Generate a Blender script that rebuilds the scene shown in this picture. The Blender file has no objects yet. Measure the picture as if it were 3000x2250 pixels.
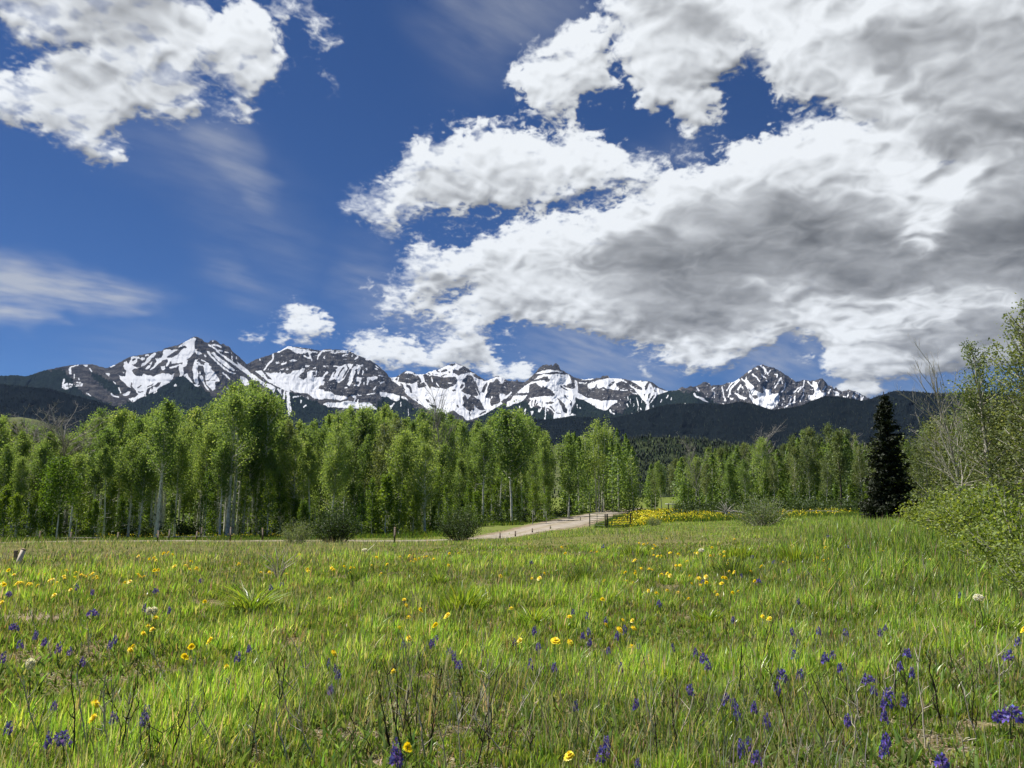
# Alpine meadow below a snowy range: camera, sky and sun first, then terrain, forest, meadow
import bpy, math, random
import numpy as np
from mathutils import Vector
EYE=0.9
sc=bpy.context.scene
# --- camera
cd=bpy.data.cameras.new('camera');cam=bpy.data.objects.new('camera',cd);sc.collection.objects.link(cam)
cd.sensor_width=36;cd.lens=36*2266/3000;cd.clip_start=.05;cd.clip_end=60000
cam.location=(0,0,EYE);cam.rotation_euler=(math.radians(98),0,0);sc.camera=cam
sc.view_settings.view_transform='Standard';sc.view_settings.look='None';sc.view_settings.gamma=1;sc.view_settings.use_curve_mapping=False
EXPOSURE=0.85
sc.view_settings.exposure=EXPOSURE
sc.cycles.use_denoising=True
sc.cycles.max_bounces=8;sc.cycles.diffuse_bounces=5;sc.cycles.glossy_bounces=2;sc.cycles.transmission_bounces=4;sc.cycles.volume_bounces=0;sc.cycles.transparent_max_bounces=8
sc.cycles.caustics_reflective=False;sc.cycles.caustics_refractive=False
SUN_AZ=-60.0;SUN_EL=60.0
sd=bpy.data.lights.new('sun','SUN');sd.energy=4.8;sd.angle=math.radians(.5);sd.color=(1,.955,.89)
sun=bpy.data.objects.new('sun',sd);sc.collection.objects.link(sun)
_a,_e=math.radians(SUN_AZ),math.radians(SUN_EL)
sun.rotation_euler=Vector((math.sin(_a)*math.cos(_e),math.cos(_a)*math.cos(_e),math.sin(_e))).to_track_quat('Z','Y').to_euler()
import math
F_PX=2266.0; PITCH=math.radians(8.0)
def _hash(ix,iy,seed):
    h=(ix.astype(np.int64)*374761393+iy.astype(np.int64)*668265263+seed*1442695041)&0xffffffff
    h=((h^(h>>13))*1274126177)&0xffffffff
    return (h^(h>>16))&0xffffffff
def perlin(x,y,seed=0):
    x=np.asarray(x,np.float32);y=np.asarray(y,np.float32)
    x0=np.floor(x);y0=np.floor(y);fx=x-x0;fy=y-y0
    ix=x0.astype(np.int64);iy=y0.astype(np.int64)
    u=fx*fx*fx*(fx*(fx*6-15)+10);v=fy*fy*fy*(fy*(fy*6-15)+10)
    def g(a,b,dx,dy):
        t=(_hash(a,b,seed)&1023)
        return COS[t]*dx+SIN[t]*dy
    n00=g(ix,iy,fx,fy);n10=g(ix+1,iy,fx-1,fy);n01=g(ix,iy+1,fx,fy-1);n11=g(ix+1,iy+1,fx-1,fy-1)
    a=n00+u*(n10-n00);b=n01+u*(n11-n01)
    return (a+v*(b-a))*1.5
_t=np.arange(1024)*(2*math.pi/1024)
COS=np.cos(_t).astype(np.float32);SIN=np.sin(_t).astype(np.float32)
def fbm(x,y,octv,seed=0,gain=.5,lac=2.03,ridge=False,billow=False):
    s=0;a=1.0;tot=0
    for o in range(octv):
        n=perlin(x,y,seed+o*17)
        if ridge:n=1-2*np.abs(n)
        elif billow:n=2*np.abs(n)-.5
        s=s+a*n;tot+=a;a*=gain;x=x*lac+3.7;y=y*lac-1.9
    return s/tot
def blur(a,r):
    # three box passes by cumulative sums, edge padded
    r=int(max(1,round(r)))
    a=a.astype(np.float32)
    for _ in range(3):
        for ax in (0,1):
            pad=[(0,0),(0,0)];pad[ax]=(r+1,r)
            c=np.cumsum(np.pad(a,pad,mode='edge'),axis=ax,dtype=np.float64)
            n=a.shape[ax]
            if ax==0:a=((c[2*r+1:2*r+1+n]-c[:n])/(2*r+1)).astype(np.float32)
            else:a=((c[:,2*r+1:2*r+1+n]-c[:,:n])/(2*r+1)).astype(np.float32)
    return a
def fill_poly(img,pts,val,x0,y0,sx):
    # even-odd scanline fill on a grid; pts in map units, grid cell = sx units
    P=[((x-x0)/sx,(y-y0)/sx) for x,y in pts];H,W=img.shape
    ys=[p[1] for p in P];a=max(0,int(min(ys)));b=min(H-1,int(max(ys))+1)
    for j in range(a,b+1):
        yy=j+.5;xs=[]
        for k in range(len(P)):
            xa,ya=P[k];xb,yb=P[(k+1)%len(P)]
            if (ya<=yy)!=(yb<=yy):xs.append(xa+(yy-ya)*(xb-xa)/(yb-ya))
        xs.sort()
        for k in range(0,len(xs)-1,2):
            i0=max(0,int(round(xs[k])));i1=min(W,int(round(xs[k+1])))
            if i1>i0:img[j,i0:i1]=val
def stroke(img,pts,w0,w1,val,x0,y0,sx):
    H,W=img.shape;n=len(pts)
    L=[0]
    for k in range(n-1):L.append(L[-1]+math.dist(pts[k],pts[k+1]))
    for k in range(n-1):
        m=max(2,int((L[k+1]-L[k])/(sx*.6))+1)
        for i in range(m):
            t=i/(m-1);x=pts[k][0]+t*(pts[k+1][0]-pts[k][0]);y=pts[k][1]+t*(pts[k+1][1]-pts[k][1])
            s=(L[k]+t*(L[k+1]-L[k]))/max(L[-1],1e-6);w=(w0+(w1-w0)*s)/2
            gx=(x-x0)/sx;gy=(y-y0)/sx;r=max(.5,w/sx)
            a=max(0,int(gy-r));b=min(H,int(gy+r)+1);c=max(0,int(gx-r));d=min(W,int(gx+r)+1)
            if b>a and d>c:img[a:b,c:d]=val
def sample(img,gx,gy):
    H,W=img.shape
    gx=np.clip(gx,0,W-1.001);gy=np.clip(gy,0,H-1.001)
    ix=gx.astype(np.int32);iy=gy.astype(np.int32);fx=gx-ix;fy=gy-iy
    return (img[iy,ix]*(1-fx)+img[iy,ix+1]*fx)*(1-fy)+(img[iy+1,ix]*(1-fx)+img[iy+1,ix+1]*fx)*fy
def sstep(a,b,x):
    t=np.clip((x-a)/(b-a),0,1);return t*t*(3-2*t)
def ray(px,py):
    # direction (not normalised to length one horizontally) for a spot of the photograph 3000x2250
    cx=(np.asarray(px,float)-1500)/F_PX;cy=-(np.asarray(py,float)-1125)/F_PX
    c,s=math.cos(PITCH),math.sin(PITCH)
    return np.stack([cx+0*cy,c-cy*s+0*cx,s+cy*c+0*cx],-1)
# ---- cloud layer: which directions of the sky are covered, how dense and how bright
CLOUD_POLY=[ # (strength, outline)
(1,[(-700,-900),(700,-900),(545,-5),(575,25),(640,50),(668,5),(720,-5),(795,20),(845,105),(812,190),(800,245),(750,280),(700,268),(650,240),(612,205),(572,195),(556,225),(590,290),(575,350),(520,365),(430,345),(330,378),(300,392),(240,388),(185,386),(120,372),(-700,375),(-700,215),(0,205),(60,215),(120,185),(200,158),(275,142),(290,128),(220,122),(140,138),(80,140),(30,95),(-20,30),(-700,60)]),
(1,[(190,380),(250,375),(300,395),(330,430),(372,452),(352,502),(310,488),(262,475),(225,445)]),
(.95,[(600,235),(655,285),(700,265),(752,330),(708,380),(655,350),(620,325),(590,280)]),
(.8,[(830,-60),(905,0),(960,50),(1010,100),(990,140),(955,160),(920,115),(925,75),(880,48),(820,60),(812,20)]),
(.85,[(905,165),(945,200),(985,240),(1005,260),(985,312),(965,270),(930,230)]),
(.5,[(835,155),(885,175),(880,190),(840,170)]),
(1,[(1000,600),(1040,575),(1095,590),(1150,540),(1165,500),(1185,465),(1178,430),(1200,390),(1240,400),(1262,430),(1290,420),(1330,400),(1360,395),(1420,380),(1500,405),(1560,420),(1640,425),(1675,350),(1720,355),(1790,400),(1830,450),(1850,465),(1930,485),(1945,510),(1880,545),(1820,530),(1765,560),(1660,570),(1600,600),(1500,612),(1450,590),(1390,600),(1330,640),(1270,620),(1180,640),(1120,655),(1080,650),(1040,632)]),
(.6,[(1255,262),(1300,300),(1340,335),(1400,340),(1480,360),(1500,395),(1400,395),(1310,370),(1290,310)]),
(.7,[(1110,660),(1180,655),(1240,700),(1200,690),(1150,700),(1090,720)]),
(.9,[(1480,250),(1500,200),(1570,180),(1600,120),(1680,45),(1760,40),(1790,90),(1800,150),(1830,200),(1770,260),(1700,310),(1650,360),(1610,365),(1590,330),(1530,300)]),
(1,[(1770,-900),(1770,60),(1800,150),(1830,240),(1850,310),(1900,330),(1960,300),(1980,350),(2000,410),(2060,385),(2120,350),(2100,270),(2105,200),(2160,150),(2235,150),(2200,200),(2250,250),(2300,300),(2420,290),(2480,340),(2540,370),(2570,345),(2600,345),(2560,362),(2450,380),(2400,362),(2330,360),(2270,372),(2200,415),(2140,450),(2080,490),(2010,500),(1950,528),(1900,560),(1835,548),(1780,590),(1745,640),(1700,652),(1650,625),(1600,640),(1540,660),(1500,668),(1440,690),(1390,720),(1340,730),(1280,715),(1225,705),(1190,740),(1195,790),(1230,820),(1200,850),(1110,830),(1105,870),(1140,925),(1200,930),(1230,900),(1280,930),(1330,960),(1400,965),(1480,925),(1560,945),(1640,965),(1700,965),(1760,985),(1850,1005),(1925,1020),(1940,1050),(1975,1080),(2060,1078),(2140,1070),(2158,1045),(2200,1030),(2290,1020),(2305,995),(2295,975),(2340,975),(2395,985),(2400,1010),(2420,1060),(2470,1100),(2590,1108),(2690,1100),(2760,1085),(3100,1075),(3700,1090),(3700,-900)]),
(1,[(840,885),(890,878),(930,905),(985,945),(970,985),(910,990),(860,970),(832,940)]),
(1,[(1010,915),(1080,915),(1112,940),(1100,970),(1040,960)]),
(1,[(655,966),(710,975),(780,985),(785,1005),(750,1010),(700,992)]),
(1,[(790,998),(830,978),(848,1000),(830,1018),(798,1012)]),
(.75,[(860,995),(910,1000),(920,1012),(870,1015)]),
(1,[(1010,1010),(1060,980),(1110,985),(1160,1010),(1200,1000),(1260,1035),(1290,990),(1340,980),(1410,965),(1445,1010),(1480,1055),(1450,1085),(1400,1082),(1300,1080),(1200,1075),(1120,1078),(1070,1060),(1025,1035)]),
(1,[(1450,1090),(1500,1075),(1540,1062),(1575,1085),(1560,1120),(1440,1120)]),
(.7,[(1050,820),(1110,830),(1100,870),(1060,880)]),
(.85,[(2395,1075),(2440,1055),(2470,1075),(2450,1100),(2400,1092)]),
(.8,[(2330,1048),(2370,1042),(2390,1050),(2340,1056)]),
(.8,[(1855,1095),(1885,1075),(1905,1090),(1930,1115),(1880,1108)]),
(.7,[(1975,1098),(2005,1098),(2005,1107),(1978,1107)]),
(1,[(2440,1150),(2500,1105),(2560,1120),(2590,1130),(2580,1160),(2520,1170)]),
]
CLOUD_HOLE=[
[(2130,190),(2200,160),(2240,200),(2200,240),(2260,300),(2330,300),(2440,310),(2470,350),(2380,375),(2280,372),(2200,400),(2100,470),(1990,480),(1950,470),(1830,430),(1810,300),(1870,350),(1960,350),(2000,420),(2100,400),(2150,340),(2110,280)],
[(2730,475),(2800,475),(2830,485),(2760,505)],[(2345,850),(2390,850),(2385,885),(2350,880)],
[(1780,590),(1830,560),(1900,560),(1900,575),(1840,590),(1770,640),(1690,640),(1690,610)],
[(1290,880),(1330,840),(1400,845),(1380,880),(1310,900)],[(1230,700),(1300,690),(1380,640),(1420,620),(1500,640),(1420,690),(1330,725)],
[(615,240),(700,240),(650,300),(680,330),(610,300),(570,230)],
[(0,100),(60,125),(110,145),(200,130),(280,130),(260,150),(160,160),(90,190),(0,195)],
[(1190,945),(1260,935),(1280,955),(1220,970),(1120,960)],
[(1000,900),(1090,905),(1150,952),(1280,958),(1310,970),(1270,1018),(1215,990),(1165,995),(1110,968),(1050,965),(1005,985)],
[(1440,970),(1560,968),(1700,988),(1690,1015),(1560,1015),(1475,1035),(1440,995)],
[(1780,20),(1812,40),(1822,160),(1846,250),(1800,262),(1775,150)],
[(1640,335),(1760,285),(1840,320),(1910,400),(1860,455),(1780,405),(1700,350)],
[(1480,300),(1560,330),(1640,370),(1600,400),(1480,370)],
]
GREY_POLY=[ # thick bases
(1.0,[(1700,760),(1800,690),(1900,640),(2050,590),(2200,560),(2350,560),(2480,600),(2600,640),(2700,640),(2740,560),(2800,560),(3600,560),(3600,880),(2900,900),(2600,900),(2480,860),(2300,830),(2100,900),(1900,930),(1800,850)]),
(1.0,[(2080,640),(2300,590),(2500,620),(2640,660),(2560,710),(2350,720),(2150,730)]),
(.65,[(2650,380),(2900,330),(3100,250),(3600,200),(3600,520),(3000,560),(2850,500),(2700,470)]),
(.5,[(2500,90),(2700,60),(3000,100),(3600,0),(3600,400),(2900,380),(2600,280),(2480,180)]),
(.5,[(1850,-900),(2100,-900),(2350,60),(2250,110),(2000,130),(1850,60)]),
(.9,[(1760,930),(2000,880),(2200,900),(2300,940),(2100,980),(1900,980)]),
(.8,[(2500,900),(2750,880),(3000,900),(3600,850),(3600,1060),(2700,1060),(2600,1000)]),
(.55,[(150,-900),(700,-900),(500,60),(400,110),(250,60)]),
(.35,[(0,280),(200,300),(330,330),(250,350),(0,340)]),
(.45,[(1250,1030),(1400,1020),(1440,1070),(1300,1075)]),
(.35,[(1150,600),(1400,560),(1650,540),(1600,580),(1300,620)]),
(.4,[(1250,880),(1450,860),(1500,900),(1350,940)]),
]
BRIGHT_POLY=[ # sunlit rims and towers
(1.0,[(1500,668),(1650,650),(1800,600),(2000,500),(2220,400),(2400,362),(2600,400),(2720,480),(2760,540),(2830,470),(2890,470),(2870,560),(2790,650),(2720,760),(2640,705),(2690,640),(2590,570),(2480,500),(2380,450),(2280,440),(2180,490),(2000,560),(1830,670),(1650,730),(1500,760)]),
(.8,[(1920,1015),(2150,1000),(2300,980),(2290,1010),(2140,1060),(1980,1075),(1930,1050)]),
(.9,[(2400,970),(2500,900),(2650,870),(2790,900),(2830,960),(2650,960),(2560,1000),(2480,1080),(2420,1060)]),
(.9,[(2050,-200),(2750,-200),(2700,20),(2560,80),(2420,110),(2340,230),(2250,200),(2200,100),(2080,60)]),
(.8,[(2480,210),(2620,240),(2700,330),(2600,340),(2480,300)]),
(.6,[(1790,120),(1880,60),(1960,120),(1950,280),(1850,290)]),
(.8,[(2620,840),(2760,860),(2900,840),(3000,900),(2850,905),(2700,890)]),
]
CIRRUS=[ # soft veils
(.46,36,[(520,380),(640,370),(740,470),(760,520),(850,680),(760,620),(640,500),(560,440)]),
(.16,60,[(180,330),(640,340),(900,700),(980,900),(760,720),(450,480)]),
(.74,22,[(-300,765),(60,765),(250,820),(400,850),(530,872),(380,900),(200,905),(60,880),(-300,860)]),
(.7,16,[(-300,900),(80,890),(190,915),(160,940),(-300,950)]),
(.26,34,[(560,740),(720,760),(760,860),(900,860),(920,900),(700,880),(600,800)]),
(.18,60,[(250,1010),(480,1000),(640,1060),(800,1090),(500,1120),(200,1090)]),
(.5,40,[(1480,1000),(1700,1010),(1900,1040),(2050,1130),(1900,1120),(1750,1100),(1560,1060)]),
(.28,30,[(2300,1080),(2450,1090),(2650,1110),(2900,1100),(2950,1150),(2500,1180),(2250,1150)]),
(.45,30,[(2180,1040),(2330,1010),(2360,960),(2420,970),(2400,1050),(2250,1130),(2150,1120)]),
(.24,60,[(1250,-400),(1600,-400),(1720,60),(1560,150),(1350,240),(1280,100)]),
(.25,50,[(1900,450),(2050,480),(2150,430),(2060,520),(1800,600)]),
(.22,40,[(1000,700),(1250,880),(1400,1000),(1250,1010),(1100,950),(1000,900)]),
(.4,30,[(1550,940),(1800,980),(1850,1060),(1700,1080),(1600,1030)]),
]
def cloud_maps():
    """alpha and brightness over azimuth x elevation (degrees), row 0 = lowest elevation"""
    S=20;az=np.arange(-62,62,1/S,dtype=np.float32);el=np.arange(-3,58,1/S,dtype=np.float32)
    A,E=np.meshgrid(np.radians(az),np.radians(el))
    dx=np.sin(A)*np.cos(E);dy=np.cos(A)*np.cos(E);dz=np.sin(E)
    c,s=math.cos(PITCH),math.sin(PITCH)
    f=np.maximum(dy*c+dz*s,.05);u=-dy*s+dz*c
    X=1500+F_PX*dx/f;Y=1125-F_PX*u/f
    G0=5.0;gx0,gy0=-800,-1000;gw,gh=930,540
    def ras(lst,b):
        m=np.zeros((gh,gw),np.float32)
        for v,p in lst:
            t=np.zeros((gh,gw),np.float32);fill_poly(t,p,1.0,gx0,gy0,G0);m=np.maximum(m,t*v)
        return blur(m,b/G0) if b else m
    def at(m,ox=0,oy=0):return sample(m,(X+ox-gx0)/G0,(Y+oy-gy0)/G0)
    m=ras(CLOUD_POLY,0)
    for p in CLOUD_HOLE:fill_poly(m,p,0.0,gx0,gy0,G0)
    guide=blur(m,2);wide=blur(m,9);sharp=blur(m,1)
    grey=ras(GREY_POLY,30)
    k=1/(dz+.22);P=dx*k;Q=dy*k
    wx=fbm(P*7,Q*7,3,5);wy=fbm(P*7,Q*7,3,9)
    hs=np.clip(.22+el[:,None]/19,0,1).astype(np.float32);ox=wx*44*hs;oy=wy*34*hs
    w2=fbm(P*24,Q*24,3,21);w3=fbm(P*24,Q*24,3,23)
    ox+=w2*26*hs;oy+=w3*24*hs
    gn=at(guide,ox,oy)*hs+(1-hs)*at(sharp,ox,oy);gw_=at(wide,ox,oy);mixw=.15+.42*hs;g=gn*(1-mixw)+gw_*mixw
    bl2=fbm(P*38+w2*.8,Q*38+w3*.8,4,35,gain=.55,billow=True)
    bil=fbm(P*15+wx*.6,Q*15+wy*.6,6,31,gain=.56,billow=True)
    soft=fbm(P*5+.4*wx,Q*5,5,41)
    fine=fbm(P*60+2*wx,Q*60+2*wy,4,51,gain=.62)
    edge=4*gw_*(1-gw_);shred=fbm(P*19+1.5*w2,Q*19+1.5*w3,5,55,gain=.62)
    D=(g-.31+.10*(1-hs))*1.75+shred*(.2+edge)*.68*hs**1.6-(bl2-.1)*.42*(.2+edge)*hs-(bil-.12)*.62*(.3+edge*.8)*(.4+.6*hs)+soft*.6*(.3+edge)+fine*.34*(.25+edge)*(.5+.5*hs)
    lf=sstep(1,-9,az)[None,:]*sstep(8,18,el)[:,None];wd=.5+.75*sstep(-.15,.45,w2*.8+soft);wd=wd*(1+.7*lf);D=D-.14*lf*np.clip(fbm(P*9-Q*5,Q*22+P*9,4,95)+.1,0,1)
    alpha=sstep(-.06,wd,D)
    veil=np.zeros_like(alpha)
    st=fbm(P*3+Q*5,Q*14-P*12,5,61,gain=.55)*.9
    for v,b,p in CIRRUS:
        mm=at(ras([(1,p)],b),wx*60,wy*45)
        veil=np.maximum(veil,mm*v*np.clip(.85+st*1.1,0.1,1.6))
    T=np.clip(D,0,1.5)
    # light reaching each spot through the cloud above it (sun high, beyond the clouds)
    def up(a,n,lr=0):
        r=np.empty_like(a);r[:-n]=a[n:];r[-n:]=a[-1]
        if lr:r=np.roll(r,lr,1)
        return r
    occ=np.zeros_like(T);tot=0
    Tb=blur(T,2)
    for n,wt in ((6,1),(14,1),(26,1),(42,.9),(62,.8),(90,.6)):
        occ+=wt*up(Tb if n<30 else blur(T,5),n,int(n*.35));tot+=wt
    occ/=tot
    em=blur(T,2.2)-up(blur(T,2.2),7,3)
    em2=blur(T,7)-up(blur(T,7),20,7)
    puff=fbm(P*9+wx,Q*9+wy,5,71,gain=.5,billow=True)
    gr=at(grey,wx*70,wy*60)
    br=at(ras(BRIGHT_POLY,16),wx*45,wy*40);br=np.clip(br*(1.05-.9*(puff-.05))*1.0,0,1)
    md=fbm(P*8+wx,Q*13+wy,4,91);gr=np.clip((gr*(1.0+.45*soft)-.42*md*np.minimum(gr*2,1))*(1-.9*br),0,1.15)
    lit=1.0-.13*np.clip(occ-.25,0,1.1)*(1-.8*br)-.28*gr*np.clip(occ*1.5-.1,0,1)+.22*em*(1-.6*gr)+.22*em2-.13*(puff-.15)*sstep(.2,.9,T)*(1-.6*gr)-.06*fbm(P*22,Q*22,4,81)*T*(1-.7*np.clip(gr,0,1))+.20*blur(soft,5)*T*(.5+gr)
    h2=-(bil*.6+bl2*.22+.9*puff)+.5*soft;h2=blur(h2,1);em3=h2-up(blur(h2,3),11,4);lit=lit+.14*em3*sstep(.3,1,T)*(1-.8*np.clip(gr*1.2,0,1))
    lit=lit-.10*(1-sstep(.1,.9,T))*.6
    lit=np.where(lit>.9,.9+(lit-.9)*.55,lit)-.05*fbm(P*12,Q*12,4,87)*T*br;lit=np.clip(lit,.45,.985)
    fade=sstep(-62,-52,az)*(1-sstep(52,62,az));fe=(1-sstep(50,58,el))
    a=1-(1-alpha)*(1-np.clip(veil,0,.75))
    bright=np.where(a>1e-3,(alpha*lit+(1-alpha)*np.clip(veil,0,.75)*.80)/np.maximum(a,1e-3),.85)
    a=a*fade[None,:]*fe[:,None]
    return a.astype(np.float32),bright.astype(np.float32)
def build_world():
    a,b=cloud_maps();H,W=a.shape
    buf=np.zeros((H,W,4),np.float32);buf[...,0]=a;buf[...,1]=b;buf[...,3]=1
    im=bpy.data.images.new('cloud_layer',W,H,alpha=False,float_buffer=True);im.colorspace_settings.name='Non-Color'
    im.pixels.foreach_set(buf.ravel());im.update();im.pack()
    w=bpy.data.worlds.new('World');sc.world=w;w.use_nodes=True;nt=w.node_tree;nt.nodes.clear();N=nt.nodes.new;L=nt.links.new
    out=N('ShaderNodeOutputWorld');bg=N('ShaderNodeBackground');L(bg.outputs[0],out.inputs[0])
    sky=N('ShaderNodeTexSky');sky.sky_type='NISHITA';sky.sun_disc=False;sky.sun_elevation=math.radians(SUN_EL);sky.sun_rotation=math.radians(SUN_AZ)
    sky.altitude=2700;sky.air_density=1.0;sky.dust_density=.15;sky.ozone_density=3.0
    tc=N('ShaderNodeTexCoord');sp=N('ShaderNodeSeparateXYZ');L(tc.outputs['Generated'],sp.inputs[0])
    def M(op,x,y=None,cl=False):
        n=N('ShaderNodeMath');n.operation=op;n.use_clamp=cl
        for k,v in enumerate((x,y)):
            if v is None:continue
            if isinstance(v,(int,float)):n.inputs[k].default_value=v
            else:L(v,n.inputs[k])
        return n.outputs[0]
    R=math.radians
    u=M('DIVIDE',M('ADD',M('ARCTAN2',sp.outputs[0],sp.outputs[1]),R(62)),R(124))
    v=M('DIVIDE',M('ADD',M('ARCSINE',sp.outputs[2]),R(3)),R(61))
    cb=N('ShaderNodeCombineXYZ');L(u,cb.inputs[0]);L(v,cb.inputs[1])
    tx=N('ShaderNodeTexImage');tx.image=im;tx.extension='CLIP';tx.interpolation='Cubic';L(cb.outputs[0],tx.inputs[0])
    sc2=N('ShaderNodeSeparateColor');L(tx.outputs[0],sc2.inputs[0])
    # brightness is in display steps: to linear
    lin=M('MULTIPLY',M('POWER',sc2.outputs[1],2.25),WORLD_CLOUD)
    cc=N('ShaderNodeCombineColor');
    L(M('MULTIPLY',lin,.93),cc.inputs[0]);L(M('MULTIPLY',lin,.965),cc.inputs[1]);L(M('MULTIPLY',lin,1.0),cc.inputs[2])
    sk=N('ShaderNodeMix');sk.data_type='RGBA';sk.blend_type='MULTIPLY';sk.inputs['Factor'].default_value=1
    L(sky.outputs[0],sk.inputs['A']);sk.inputs['B'].default_value=(*SKY_TINT,1)
    mx=N('ShaderNodeMix');mx.data_type='RGBA';L(sc2.outputs[0],mx.inputs['Factor']);L(sk.outputs['Result'],mx.inputs['A']);L(cc.outputs[0],mx.inputs['B'])
    L(mx.outputs['Result'],bg.inputs[0]);bg.inputs[1].default_value=SKY_STRENGTH
SKY_STRENGTH=.10
WORLD_CLOUD=.98*2**-EXPOSURE/SKY_STRENGTH
SKY_TINT=(.150,.244,.375)
build_world()
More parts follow.
